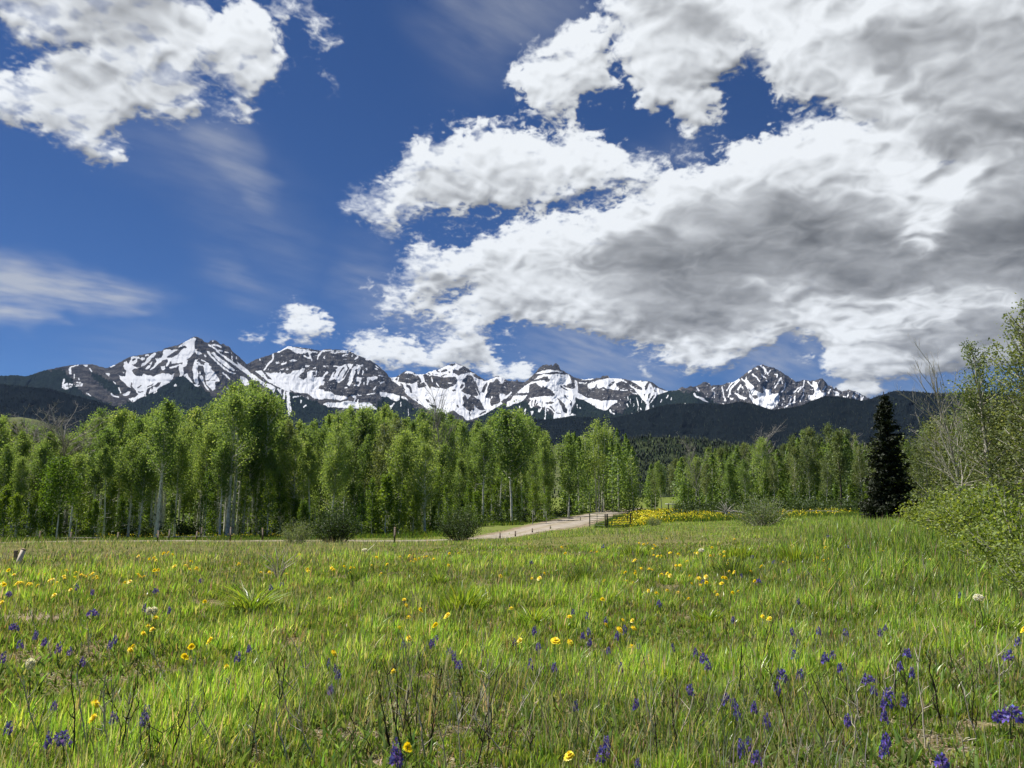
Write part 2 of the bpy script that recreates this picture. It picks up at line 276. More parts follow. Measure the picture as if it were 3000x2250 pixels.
# ---- where snow lies on the range (S/s) and where rock shows through it (K/k); lower case = stroke with its widths
SNOW=r'''
@100 960 .18083
S555,665 600,655 610,700 605,765 570,755 560,700
S780,600 870,605 860,640 830,630 800,615
s10 580,645 640,625 720,610
S480,930 520,900 600,910 690,920 800,905 780,950 700,955 600,960 560,1000 500,1000 470,980
s16 490,840 475,900 460,970
s10 655,760 650,820
s10 720,820 730,850
s10 700,890 760,895
k8 520,950 760,930
k7 560,900 570,990
k7 640,900 650,970
S1150,735 1230,745 1215,800 1180,770
S1450,560 1500,540 1530,600 1570,500 1560,480 1600,470 1710,470 1720,500 1670,510 1670,560 1640,590 1590,600 1580,610 1640,630 1690,665 1600,670 1580,700 1620,750 1660,780 1750,790 1760,740 1850,770 1950,790 2040,770 2060,740 2212,750 2212,880 2150,920 2060,950 1980,1010 1900,1060 1830,1110 1790,1110 1700,1150 1640,1190 1590,1210 1530,1150 1640,1130 1690,1080 1620,1000 1520,960 1450,880 1400,840 1390,790 1330,750 1400,780 1480,790 1490,750 1500,720 1460,660 1440,620 1460,600
K1590,690 1640,660 1720,670 1780,730 1750,785 1660,785 1610,740
K1590,520 1630,495 1650,510 1600,550
k12 1580,900 1570,950 1620,1000 1680,1090
k8 1830,970 1950,900 2010,860
k10 1680,980 1740,930
k14 1690,1040 1770,1045
K1830,1000 1900,960 2000,890 2030,900 2050,940 1960,1000 1900,1060 1870,1100 1800,1100
s12 1900,1000 1860,1080
s12 1960,960 1900,1060
s12 2010,960 1960,1050
S1430,1100 1480,1060 1520,1030 1560,1040 1540,1090 1480,1110
s14 1250,1070 1290,1110 1370,1130
s12 1380,980 1400,1060
S1760,490 1720,500 1750,530 1790,520 1800,490
S1870,470 1930,415 1980,420 1960,450 1900,510 1870,550 1800,610 1740,640 1750,580 1800,560 1830,500
S1870,580 1920,545 1910,600 1880,600
S1800,670 1840,620 1890,605 1880,650 1830,680
S1960,510 2030,490 1990,520
S1870,680 1960,630 2000,560 1970,530 2060,490 2100,430 2100,370 2212,350 2212,500 2100,510 2050,560 1990,620 1950,660 1900,690
S2050,630 2130,620 2110,690 2070,690
s14 1240,635 1310,605
s16 1810,450 1860,450
S1410,700 1480,730 1450,740
s10 860,1060 920,1110
s10 900,660 940,720
s8 1285,880 1330,910
@450 960 .18083
S0,420 45,415 0,460
S160,370 220,355 280,365 400,355 370,395 300,450 210,490 130,520 120,500 170,460 150,430
S385,330 430,290 540,210 660,160 700,180 670,230 660,290 670,340 710,365 650,420 590,480 530,520 470,560 400,575 290,585 300,540 240,560 230,520 130,530 60,600 0,670 0,640 40,560 100,530 200,500 320,480 400,430 470,350 550,320 480,300
K430,340 500,290 520,300 550,325 470,345
K200,480 400,360 410,375 320,470 240,495
S30,500 90,490 50,520
S120,630 190,620 190,670 150,695 130,670
s14 210,620 260,560
s16 270,650 340,640 430,600
S470,560 560,515 545,590 520,630 480,640 460,600 440,590 410,650 410,700 440,750 420,800 460,790 490,740 480,660 470,620
S0,790 100,750 180,770 260,780 350,740 310,830 200,920 120,960 60,1000 50,1050 0,1080
K0,950 60,900 130,880 110,930 40,980
S470,770 540,740 580,800 640,900 600,880 540,820
S680,520 715,515 700,560 740,545 770,600 830,610 820,580 860,560 905,580 900,620 940,630 940,680 1000,740 1050,810 1080,870 1000,880 1010,1000 960,1020 900,970 850,900 840,800 850,770 830,700 810,640 760,620 720,620 710,680 730,780 715,830 740,900 700,920 660,870 640,790 650,740 630,680 650,600
K720,630 800,620 830,700 845,790 800,780 750,770 720,700
K700,575 720,570 725,600 705,600
k8 860,860 1000,855
S740,780 800,790 820,880 860,950 920,1050 870,1010 800,900
s14 750,720 760,760
S640,910 700,920 760,930 730,960 680,950
S675,390 740,385 800,420 740,440 700,430
S815,440 850,440 850,480 830,480
s12 780,530 850,550
S860,380 900,390 950,460 1050,560 1150,640 1230,710 1340,740 1330,760 1230,730 1130,670 1000,550 900,450
S930,400 1000,410 1010,440 1090,500 1180,560 1250,630 1330,690 1300,705 1220,670 1130,600 1040,530
S870,260 940,290 1020,350 1100,420 1200,490 1300,560 1350,600 1400,590 1470,640 1560,720 1650,780 1800,900 1900,920 1980,980 1950,1060 1900,1000 1800,950 1700,870 1620,850 1540,780 1430,700 1320,620 1200,540 1080,440 980,350 900,300
S940,265 1040,270 1110,310 1100,340 1020,300 950,290
S945,210 975,210 970,235 945,235
s12 1060,370 1120,380
s12 1160,400 1220,400
S1240,405 1280,400 1275,420
s9 1270,470 1275,540
s9 1340,470 1340,510
S1350,545 1420,620 1440,650 1370,610
S1400,790 1480,800 1550,880 1550,930 1480,940 1420,880
s14 1120,730 1190,790 1240,830
S1700,700 1760,705 1850,830 2000,880 2140,930 2212,970 2212,1040 2100,1010 1960,930 1850,870 1750,780 1640,710
s16 1940,430 1930,520 1850,610 1790,690
S1790,720 1900,740 1990,730 2000,760 2060,710 2080,770 2212,750 2212,930 2100,900 1960,870 1850,800
k9 1790,720 1900,830
s9 1720,500 1730,530
S1990,555 2060,580 2000,590
s16 2080,590 2150,570
s22 2010,395 2120,340 2212,310
s11 2060,1000 2080,1090
s12 2130,1030 2100,1150
S2150,1040 2200,1040 2210,1430 2160,1250
S320,940 360,910 390,940 340,960
@800 960 .18083
S90,380 260,295 420,320 560,350 640,400 620,420 560,400 480,430 400,420 300,370 250,340 180,350
s14 580,400 620,500 630,540
s14 500,460 570,490 610,500
s12 640,390 720,400
k9 300,305 470,345 560,350
s14 810,360 740,460 720,510
S820,365 930,365 1000,375 1100,370 1180,360 1260,380 1200,420 1090,410 1000,420 900,400 800,390
k7 850,385 1000,395 1150,385
s8 830,470 840,510
s10 1130,460 1180,440 1220,430
s10 1330,510 1380,470
s8 1280,470 1300,440
S240,540 330,510 400,530 370,550 300,550
S140,590 220,560 230,580 160,610
S40,560 120,570 80,590
s9 130,680 170,670
s9 220,680 250,675
S0,770 60,720 120,760 180,730 240,770 290,740 320,700 400,690 520,660 480,730 410,800 500,850 560,800 560,720 640,690 720,700 700,780 640,810 720,800 800,800 880,700 900,730 830,800 800,870 840,870 830,930 760,940 740,1000 830,1010 830,1040 930,1040 1000,1090 1200,1120 1220,1150 1100,1180 960,1160 850,1150 740,1170 640,1130 560,1070 440,1060 330,1040 250,1000 200,940 100,900 0,880
K590,1030 640,1020 630,1040
K640,800 650,720 690,700 690,780
K740,800 760,740 780,800
S520,620 600,610 580,640 540,650
S630,660 700,640 690,665
S900,870 970,740 1050,650 1150,600 1200,590 1310,590 1280,640 1230,700 1200,750 1160,830 1100,870 1040,880 1000,830
k12 1150,640 1090,720 1060,790
k14 1230,650 1170,760 1130,820
k10 1020,700 980,800
k10 1200,600 1210,660
S1270,700 1310,640 1410,620 1420,660 1390,760 1370,760 1370,660 1330,680 1330,740 1300,800 1290,860 1250,950 1200,930 1240,850 1230,810
s16 1460,700 1455,760
S1350,800 1450,810 1420,880 1350,880
s14 1420,880 1390,940 1320,930
s10 1480,880 1470,930
S1530,800 1700,795 1680,840 1600,860 1570,830 1540,930 1520,940
S1640,600 1730,660 1680,650
s12 1660,670 1700,680
s11 1720,770 1780,785
s12 1510,520 1560,520
s12 1520,660 1525,690
S1680,940 1660,1000 1620,1030 1630,990
s14 1740,900 1800,880
S1720,1040 1850,1050 1830,1130 1750,1120
S1830,1070 1960,1080 2060,1110 2050,1170 2000,1200 1900,1150 1840,1120
s12 2090,1125 2180,1175
s10 820,625 900,625
s10 980,625 1060,640
s10 1350,605 1460,625
s12 1060,890 1130,830
S1260,1090 1350,1100 1350,1160 1270,1110
s9 1380,1100 1430,1100
s8 1520,1085 1650,1070
S800,1240 900,1210 1060,1220 1200,1190 1290,1200 1400,1220 1560,1210 1700,1330 900,1290
s9 1340,1150 1310,1200
s9 1380,1170 1370,1210
S230,1050 265,1050 280,1200 300,1330 260,1440 240,1350 230,1200
s16 330,1130 450,1110
s9 190,1080 180,1160
s8 60,1100 50,1150
s9 560,1120 570,1160
s11 460,1180 450,1220
s9 500,1290 540,1250
s10 1900,1290 1960,1230
s12 80,1000 150,1080
s12 0,900 200,1010
s10 780,830 830,830
@1130 1010 .18083
S90,540 160,525 230,520 280,470 350,430 440,440 470,480 600,485 640,460 700,430 850,410 940,360 1040,330 1140,310 1200,330 1260,345 1300,440 1380,445 1460,480 1500,520 1560,560 1590,590 1650,580 1740,545 1800,520 1880,520 1930,560 1900,640 1780,620 1690,610 1660,680 1620,860 1690,880 1690,930 1710,1000 1760,980 1870,920 1900,960 1760,1040 1650,1100 1560,1150 1400,1210 1310,1225 1250,1160 1150,1100 1100,1060 940,1140 820,1140 700,1060 560,960 430,880 330,800 300,740 240,680 150,610 100,580
K200,600 230,500 280,470 330,460 440,470 490,510 530,500 560,540 510,600 430,640 380,620 330,630 260,610
K150,570 180,530 200,540 180,580
K330,640 400,660 440,780 410,780 380,720 340,680
K240,620 280,640 320,740 290,740 250,700
K600,500 650,480 700,490 700,510 760,500 860,520 960,530 1140,520 1160,560 1150,640 1100,670 1040,690 980,720 880,710 800,700 740,680 720,720 690,670 640,600
s9 750,540 760,600
s9 830,620 870,690
s8 1020,620 1080,625
K520,590 560,540 580,600 560,650 620,600 670,670 600,690 540,710 510,650
K900,430 940,400 990,390 1000,420 960,440 910,450
K1080,380 1100,420 1130,400 1200,420 1220,480 1180,510 1140,480 1090,460
K1190,400 1260,350 1330,390 1410,440 1340,460 1270,470 1220,480
K1000,340 1060,310 1130,305 1130,330 1060,345
k14 830,420 870,440
k12 700,460 720,490
K1010,430 1050,430 1040,480
k12 900,510 990,485
k8 760,480 850,485
K1230,600 1280,540 1310,500 1390,500 1430,560 1440,640 1500,830 1470,840 1390,820 1300,790 1270,780 1220,750 1290,680 1290,620 1250,610
K1200,680 1230,640 1280,650 1250,700 1210,715
K1400,600 1470,600 1500,700 1550,850 1500,790 1460,690
K1400,480 1460,480 1530,510 1580,575 1500,560 1430,520
K1550,750 1600,650 1650,600 1640,680 1600,780 1570,780
K1270,830 1290,810 1330,880 1390,820 1450,850 1530,900 1610,1060 1540,1070 1470,1020 1440,960 1440,1060 1390,1090 1330,1070 1280,1010 1250,980 1270,920 1240,880
S1300,800 1390,820 1330,870
K1690,620 1780,600 1890,640 1960,590 2100,580 2212,590 2212,720 2130,760 2050,780 1950,830 1900,800 1850,850 1850,940 1780,970 1720,1000 1690,930 1720,820 1620,860 1660,700
K1750,600 1800,550 1880,620
S1720,820 1750,850 1700,890
S1850,800 1900,790 1950,830 2030,790 2000,840 1940,870 1900,900 1860,920
S2140,760 2212,720 2212,790
K1870,920 1930,870 2060,830 2110,870 2060,940 1960,960 1930,1000
S2070,850 2150,820 2212,830 2212,900 2100,950 2000,1000 1950,1010
K490,880 520,880 540,920 510,920
K640,870 700,890 720,950 670,940
K700,960 830,990 830,1040 760,1010 700,980
K660,980 700,1000 690,1015
K1140,990 1170,970 1190,1020 1170,1030
K1000,750 1030,740 1040,770
K1070,740 1130,720 1140,750 1090,765
K860,1110 930,1080 950,1110 900,1130
K700,1060 750,1030 800,1080 760,1110
k12 1530,1130 1620,1080
k14 1360,1100 1370,1160
S10,790 130,790 220,850 200,920 100,890 50,860
s12 290,850 350,890
s9 370,1050 370,1150
s7 250,920 250,1000
s9 60,1060 120,980
@1480 1010 .18083
S490,475 560,440 690,410 820,420 960,440 900,450 800,440 700,455 600,470
S590,490 700,480 1030,485 1070,560 1080,620 1000,650 900,650 1000,690 1120,720 1130,740 1130,570 1170,600 1185,780 1270,830 1330,860 1540,900 1560,920 1620,905 1820,900 1820,940 1730,980 1650,1060 1580,1060 1500,1030 1400,970 1280,900 1180,870 1140,850 1140,930 1080,1020 1060,1100 1160,1140 1040,1160 920,1180 780,1200 800,1120 720,1030 640,1000 590,1020 540,980 450,1000 430,1040 380,960 420,900 380,870 560,840 830,830 790,790 700,720 660,690 590,690 520,640 500,610 410,650 380,780 210,790 200,770 260,720 350,650 450,600 590,580 650,580 600,540 460,570 520,540 530,510
K400,650 450,630 520,640 590,710 640,740 700,830 560,830 370,840 385,770
K570,540 690,510 700,540 740,570 700,610 650,600 640,560
K920,660 1000,650 1120,630 1140,700 1100,720 1010,700
k11 620,680 720,760 790,820
k9 680,700 760,760
K600,690 680,680 660,720
K900,740 930,770 910,775
k12 900,680 1010,740
K950,810 1000,820 1060,900 1090,950 1070,1000 1040,920 990,870
K850,850 900,900 960,960 1010,1060 1000,1130 940,1080 890,960 860,900
s8 1000,830 1060,940
K640,940 740,920 800,930 760,960 660,960
k14 440,910 430,990
k14 500,900 480,980
k12 540,920 500,1000
k12 600,920 600,1000
k12 730,1000 800,1080
k9 830,1100 900,1120
K830,500 850,510 870,500
K910,500 940,520 920,525
k8 1080,1100 1050,1140
S130,830 220,820 360,830 330,870 260,930 190,950 110,960 170,890 150,850
S40,920 120,900 100,990 20,990
s16 0,860 60,820 100,770
s10 330,1040 310,1160
s8 240,1000 230,1050
S410,1080 470,1080 430,1160
s10 660,1020 650,1210
s10 550,1040 545,1080
s8 700,1040 700,1080
s9 590,1030 560,1090
S1160,545 1270,560 1340,545 1480,545 1400,570 1300,580
S1340,640 1480,590 1600,560 1700,540 1880,555 1940,580 1850,600 1780,640 1850,710 1830,740 1720,720 1640,710 1590,680 1510,720 1500,680 1440,700 1340,720
k10 1490,650 1460,700
S1260,650 1320,610 1340,620
s12 1210,620 1280,620
K1660,670 1740,600 1800,590 1750,640 1700,690
S1890,700 1980,705 1900,715
s12 1880,735 1990,740
S2040,590 2212,580 2212,660 2140,640
s8 1220,1020 1220,1040
s8 1170,970 1175,1030
s12 1700,1060 1720,1100 1780,1130
@1780 1010 .18083
S380,590 660,600 600,680 640,750 580,750 540,690 480,640 400,600
S220,580 320,600 310,620 250,600
S330,640 400,670 480,720 570,740 620,760 680,640 710,620 740,720 760,770 800,760 900,750 980,760 850,800 800,820 740,900 680,980 670,1060 640,1100 560,1150 500,1190 430,1250 410,1210 500,1160 590,1100 620,1040 630,960 560,880 500,800 430,720
S360,760 400,770 480,790 500,810 430,800
K590,790 620,790 600,860
K660,800 700,780 680,860 650,890
K600,710 640,700 630,750
K690,700 720,700 710,740
K670,930 730,830 780,800 720,900 680,970
S740,700 800,700 900,740 980,755 860,760 780,750
S500,1220 540,1150 560,1140
s14 610,1150 700,1090
s11 700,1060 640,1120
s9 470,870 500,980 490,1060
s7 330,840 340,900
s7 370,880 375,960
s9 320,960 330,1010
s7 430,960 420,1000
S490,1070 540,1100 500,1090
s9 540,1030 550,1060
s9 400,1120 405,1140
s7 550,900 560,950
s9 980,820 960,870
s9 1040,860 1030,900
s9 880,890 860,940
s8 740,990 745,1010
s10 530,1290 535,1305
S1380,790 1410,780 1450,830 1560,860 1600,910 1670,950 1560,910 1430,850
s7 1150,1060 1130,1090
s7 1400,1060 1390,1080
s7 1330,1110 1320,1120
s7 1270,1130 1270,1170
s8 1970,1060 1975,1090
s7 1910,1040 1912,1060
s7 1880,960 1890,990
s7 1260,940 1265,960
s7 1640,1040 1635,1060
S1420,690 1460,690 1500,750 1480,760
s9 1700,720 1750,700
s8 1720,760 1740,860
s9 1860,680 1880,800 1900,910
s8 1980,740 2040,660 2130,560
s8 1960,850 1990,740
s7 1930,750 1990,660
s7 2110,720 2160,650
S2080,790 2140,840 2212,840 2212,900 2140,870
s8 1990,870 2060,870
@2120 1010 .217
S290,480 320,410 320,470 350,520 410,560 410,600 480,640 530,660 550,640 530,540 560,600 600,610 650,590 700,520 710,480 640,620 640,660 680,670 750,655 760,760 700,840 650,880 590,860 500,830 400,790 350,690 340,620 300,550
K400,680 450,680 470,720 420,730
k7 340,590 380,680 430,740
s7 340,380 380,340
s8 390,400 440,440 490,500
S510,400 540,420 580,440 590,460 550,440 520,440
s7 580,480 590,500
s10 500,280 560,330 600,400
s7 540,300 570,400
s7 640,340 600,400
s9 690,400 730,410 720,440
s10 780,450 740,500 690,590
s9 840,520 820,600 780,640
s7 60,600 110,520 200,470
s7 90,620 150,540 220,480
s7 190,610 240,550
s8 240,460 300,500
s9 160,660 260,710 310,720
S220,700 300,720 280,760 250,730
s7 250,570 270,600
s7 80,640 100,680
s11 0,700 30,760
s9 100,730 130,740
s6 440,320 460,340
s6 800,530 790,480
s7 1090,480 1080,560 1000,640
s7 1080,600 1080,680 1030,770
s9 970,700 940,790 900,800
s9 890,800 820,860
s7 800,800 790,830
s7 740,860 760,870
s7 920,700 890,790
s7 940,650 1000,600 1050,570
S1200,490 1260,510 1280,580 1320,640 1380,640 1380,680 1300,720 1230,750 1190,770 1150,740 1140,680 1200,690 1230,650 1210,560
s9 1140,500 1200,560
s9 1380,560 1340,620
s9 1440,600 1420,660
S1470,620 1560,650 1550,690 1500,690 1510,650
s9 1690,670 1660,720 1620,700
S1730,690 1760,680 1810,740 1780,750
S1760,635 1830,650 1860,690 1840,690
s9 1860,690 1860,750
s9 1890,710 1870,750
'''
WOOD=[[(300,1400),(345,1192),(400,1165),(450,1150),(480,1128),(530,1100),(548,1102),(565,1120),(612,1150),(690,1205),(740,1400)],
[(-700,1085),(50,1097),(130,1086),(185,1080),(200,1100),(240,1150),(300,1175),(345,1195),(350,1400),(-700,1400)],
[(250,1085),(300,1100),(345,1130),(360,1150),(330,1160),(290,1120)],
[(700,1400),(790,1130),(830,1150),(870,1155),(930,1180),(985,1200),(1020,1400)],
[(1080,1400),(1070,1230),(1120,1165),(1160,1150),(1210,1190),(1275,1215),(1300,1400)],
[(1380,1400),(1400,1220),(1480,1186),(1540,1175),(1570,1195),(1620,1215),(1680,1200),(1690,1165),(1760,1193),(1830,1215),(1838,1160),(1880,1158),(1960,1146),(2030,1146),(2100,1180),(2200,1400)]]
def snow_maps():
    # returns (snow, wood, x0, y0, cell)
    x0,y0,c=-100,960,1.0;H,W=460,2800
    m=np.zeros((H,W),np.float32);ox=oy=0;sc=1
    for ln in SNOW.strip().splitlines():
        k=ln[0]
        if k=='@':
            ox,oy,sc=[float(v) for v in ln[1:].split()];continue
        tok=ln[1:].split()
        if k in 'sk':w=float(tok[0])*sc;tok=tok[1:]
        p=[(ox+float(a)*sc,oy+float(b)*sc) for a,b in (t.split(',') for t in tok)]
        v=1.0 if k in 'Ss' else 0.0
        if k in 'SK':fill_poly(m,p,v,x0,y0,c)
        else:stroke(m,p,w*1.15,w*.8,v,x0,y0,c)
    w=np.zeros((H,W),np.float32)
    for p in WOOD:fill_poly(w,p,1.0,x0,y0,c)
    return m,w,x0,y0,c
# ---------------------------------------------------------------- object helpers
COL=sc.collection
def tag(o,label=None,cat=None,group=None,kind=None):
    if label:o['label']=label
    if cat:o['category']=cat
    if group:o['group']=group
    if kind:o['kind']=kind
    return o
def empty(name,loc,label=None,cat=None,group=None,rz=0):
    o=bpy.data.objects.new(name,None);o.empty_display_size=.1;COL.objects.link(o);o.location=loc;o.rotation_euler=(0,0,rz)
    return tag(o,label,cat,group)
def mkmesh(name,V,Fl,mat=None,attrs=None,smooth=False):
    V=np.asarray(V,np.float32);me=bpy.data.meshes.new(name)
    if not isinstance(Fl,list):Fl=[Fl]
    Fl=[np.asarray(f,np.int32) for f in Fl if len(f)]
    nl=sum(f.size for f in Fl);nf=sum(len(f) for f in Fl)
    me.vertices.add(len(V));me.vertices.foreach_set('co',V.ravel())
    me.loops.add(nl);me.polygons.add(nf)
    me.loops.foreach_set('vertex_index',np.concatenate([f.ravel() for f in Fl]))
    st=[];s=0
    for f in Fl:
        st.append(s+np.arange(len(f),dtype=np.int32)*f.shape[1]);s+=f.size
    me.polygons.foreach_set('loop_start',np.concatenate(st))
    me.update(calc_edges=True)
    if smooth:me.polygons.foreach_set('use_smooth',np.ones(nf,bool))
    for k,a in (attrs or {}).items():
        a=np.asarray(a,np.float32)
        if a.ndim==1:
            at=me.attributes.new(k,'FLOAT','POINT');at.data.foreach_set('value',a)
        else:
            at=me.attributes.new(k,'FLOAT_COLOR','POINT');at.data.foreach_set('color',np.concatenate([a[:,:3],np.ones((len(a),1),np.float32)],1).ravel())
    for m in (mat if isinstance(mat,(list,tuple)) else [mat]):
        if m:me.materials.append(m)
    return me
def obj(name,me,parent=None,loc=(0,0,0)):
    o=bpy.data.objects.new(name,me);COL.objects.link(o);o.location=loc
    if parent:o.parent=parent
    return o
def copy_thing(src,loc,rz=0,s=1,label=None,group=None):
    kids=list(src.children)
    c=src.copy();COL.objects.link(c);c.location=loc;c.rotation_euler=(0,0,rz)
    c.scale=(s,s,s) if not hasattr(s,'__len__') else s
    if label:c['label']=label
    if group:c['group']=group
    for k in kids:
        d=k.copy();COL.objects.link(d);d.parent=c
        for g in k.children:
            e=g.copy();COL.objects.link(e);e.parent=d
    return c
def tube(P,R,n=6):
    P=np.asarray(P,float);R=np.asarray(R,float);m=len(P)
    T=np.gradient(P,axis=0);T/=np.linalg.norm(T,axis=1,keepdims=True)+1e-9
    up=np.where(np.abs(T[:,2:3])>.9,np.array([[1.,0,0]]),np.array([[0,0,1.]]))
    A=np.cross(T,up);A/=np.linalg.norm(A,axis=1,keepdims=True)+1e-9
    for i in range(1,m):
        if A[i]@A[i-1]<0:A[i]=-A[i]
    B=np.cross(T,A);th=np.arange(n)*2*math.pi/n
    V=P[:,None]+R[:,None,None]*(np.cos(th)[None,:,None]*A[:,None]+np.sin(th)[None,:,None]*B[:,None])
    V=V.reshape(-1,3);i=np.arange(m-1)[:,None]*n;j=np.arange(n)[None,:];k=(j+1)%n
    F=np.stack([i+j,i+k,i+n+k,i+n+j],-1).reshape(-1,4)
    return V,F
class MB:
    def __init__(s):s.V=[];s.F4=[];s.F3=[];s.n=0;s.A=[]
    def add(s,V,F,a=0.0):
        V=np.asarray(V,float);F=np.asarray(F,int)
        s.V.append(V);(s.F4 if F.shape[1]==4 else s.F3).append(F+s.n);s.n+=len(V);s.A.append(np.broadcast_to(a,(len(V),)) if np.ndim(a)<2 else a)
        return s
    def tube(s,P,R,n=6,a=0.0):
        V,F=tube(P,R,n);return s.add(V,F,a)
    def box(s,c,h,rz=0,a=0.0,rx=0):
        x,y,z=h;V=np.array([[i*x,j*y,k*z] for i in(-1,1) for j in(-1,1) for k in(-1,1)],float)
        cx,sx=math.cos(rx),math.sin(rx);V=np.stack([V[:,0],V[:,1]*cx-V[:,2]*sx,V[:,1]*sx+V[:,2]*cx],1)
        cz,sz=math.cos(rz),math.sin(rz);V=np.stack([V[:,0]*cz-V[:,1]*sz,V[:,0]*sz+V[:,1]*cz,V[:,2]],1)+np.array(c)
        return s.add(V,[[0,1,3,2],[4,6,7,5],[0,4,5,1],[2,3,7,6],[0,2,6,4],[1,5,7,3]],a)
    def mesh(s,name,mat,smooth=False,attr='tint'):
        F=[]
        if s.F4:F.append(np.concatenate(s.F4))
        if s.F3:F.append(np.concatenate(s.F3))
        return mkmesh(name,np.concatenate(s.V),F,mat,{attr:np.concatenate(s.A)},smooth)
def rnd_frames(n,rg,flat=0.0):
    a=rg.normal(size=(n,3));a[:,2]*=1-flat;a/=np.linalg.norm(a,axis=1,keepdims=True)
    b=np.cross(a,rg.normal(size=(n,3)));b/=np.linalg.norm(b,axis=1,keepdims=True)+1e-9
    return a,b
def leaves(C,size,rg,aspect=.75,droop=0):
    """kite shaped leaf per centre: verts (n*4), quads"""
    n=len(C);a,b=rnd_frames(n,rg);s=size[:,None] if np.ndim(size) else size
    if droop:
        a[:,2]-=droop;a/=np.linalg.norm(a,axis=1,keepdims=True);b=np.cross(a,b);b/=np.linalg.norm(b,axis=1,keepdims=True)+1e-9
    c=np.cross(a,b)
    V=np.stack([C-a*s*.5,C+b*s*.5*aspect-a*s*.08,C+a*s*.5+c*s*.06,C-b*s*.5*aspect-a*s*.08],1).reshape(-1,3)
    F=np.arange(n*4).reshape(n,4);return V,F
# ---------------------------------------------------------------- materials
def mat(name):
    m=bpy.data.materials.new(name);m.use_nodes=True;m.node_tree.nodes.clear();return m,m.node_tree.nodes.new,m.node_tree.links.new
def attr_node(N,name):
    a=N('ShaderNodeAttribute');a.attribute_name=name;return a
def ramp(N,L,fac,stops):
    r=N('ShaderNodeValToRGB');e=r.color_ramp.elements
    while len(e)<len(stops):e.new(.5)
    for k,(p,c) in enumerate(stops):e[k].position=p;e[k].color=(*c,1)
    L(fac,r.inputs[0]);return r.outputs[0]
def leaf_mat(name,stops,trans=.45,obj_var=.25,gloss=.025):
    m,N,L=mat(name);at=attr_node(N,'tint');oi=N('ShaderNodeObjectInfo')
    c=ramp(N,L,at.outputs['Fac'],stops)
    hs=N('ShaderNodeHueSaturation');L(c,hs.inputs['Color'])
    mr=N('ShaderNodeMapRange');L(oi.outputs['Random'],mr.inputs[0]);mr.inputs[3].default_value=1-obj_var;mr.inputs[4].default_value=1+obj_var;L(mr.outputs[0],hs.inputs['Value'])
    mr2=N('ShaderNodeMapRange');L(oi.outputs['Random'],mr2.inputs[0]);mr2.inputs[3].default_value=.515;mr2.inputs[4].default_value=.488;L(mr2.outputs[0],hs.inputs['Hue'])
    d=N('ShaderNodeBsdfDiffuse');t=N('ShaderNodeBsdfTranslucent');g=N('ShaderNodeBsdfGlossy');g.inputs['Roughness'].default_value=.6
    L(hs.outputs[0],d.inputs[0])
    tc=N('ShaderNodeMix');tc.data_type='RGBA';tc.blend_type='MULTIPLY';tc.inputs['Factor'].default_value=1;L(hs.outputs[0],tc.inputs['A']);tc.inputs['B'].default_value=(1.25,1.15,.6,1)
    L(tc.outputs['Result'],t.inputs[0])
    mx=N('ShaderNodeMixShader');mx.inputs[0].default_value=trans;L(d.outputs[0],mx.inputs[1]);L(t.outputs[0],mx.inputs[2])
    m2=N('ShaderNodeMixShader');m2.inputs[0].default_value=gloss;L(mx.outputs[0],m2.inputs[1]);L(g.outputs[0],m2.inputs[2])
    o=N('ShaderNodeOutputMaterial');L(m2.outputs[0],o.inputs[0]);return m
def simple_mat(name,c0,c1,scale=20,rough=.85,stretch=(1,1,1),detail=5,bump=.0,obj_var=0):
    m,N,L=mat(name);tc=N('ShaderNodeTexCoord');mp=N('ShaderNodeMapping');L(tc.outputs['Object'],mp.inputs[0]);mp.inputs['Scale'].default_value=stretch
    n=N('ShaderNodeTexNoise');n.inputs['Scale'].default_value=scale;n.inputs['Detail'].default_value=detail;L(mp.outputs[0],n.inputs[0])
    c=ramp(N,L,n.outputs[0],[(.35,c0),(.65,c1)])
    p=N('ShaderNodeBsdfPrincipled');p.inputs['Roughness'].default_value=rough;L(c,p.inputs[0]);p.inputs['Specular IOR Level'].default_value=.25
    if bump:
        b=N('ShaderNodeBump');b.inputs['Strength'].default_value=bump;L(n.outputs[0],b.inputs['Height']);L(b.outputs[0],p.inputs['Normal'])
    o=N('ShaderNodeOutputMaterial');L(p.outputs[0],o.inputs[0]);return m
# ---------------------------------------------------------------- the lie of the land
_RN=np.array([0,2.,9,14,18,25,32,40,50,60,80,110,160,260,700,3000])
_PX=[-900,0,900,1200,1450,1650,1800,2000,2500,3000,3900]
_ROW={14:[1603,1603,1605,1603,1596,1588,1583,1580,1585,1590,1590],
18:[1602,1602,1602,1600,1592,1571,1564,1560,1560,1566,1566],
25:[1600.5,1600.5,1598,1597,1588,1566,1559,1550,1545,1548,1548],
32:[1599,1599,1594,1592,1584,1562,1556,1544,1536,1538,1538],
40:[1597,1597,1590,1589,1580,1558,1554,1539,1529,1530,1530],
50:[1595,1595,1586,1584,1572,1552,1551,1534,1521,1521,1521],
60:[1591,1591,1581,1577,1556,1545,1546,1527,1514,1513,1513],
80:[1581,1581,1570,1563,1533,1528,1528,1512,1501,1500,1500],
110:[1571,1571,1557,1543,1517,1510,1506,1498,1490,1488,1488],
160:[1555,1555,1541,1524,1502,1497,1492,1487,1480,1478,1478],
260:[1535,1535,1520,1506,1492,1488,1483,1479,1472,1471,1471]}
def _z_of(row,r,px):
    d=ray(px,row);return EYE+r*d[2]/math.hypot(d[0],d[1])
_AZ=np.array([math.degrees(math.atan2(*ray(p,1500)[:2])) for p in _PX])
_Z=np.zeros((len(_RN),len(_PX)))
for i,r in enumerate(_RN):
    if int(r) in _ROW:_Z[i]=[_z_of(_ROW[int(r)][k],r,_PX[k]) for k in range(len(_PX))]
    elif r>260:_Z[i]=_Z[i-1]-(1 if r<1000 else 2)
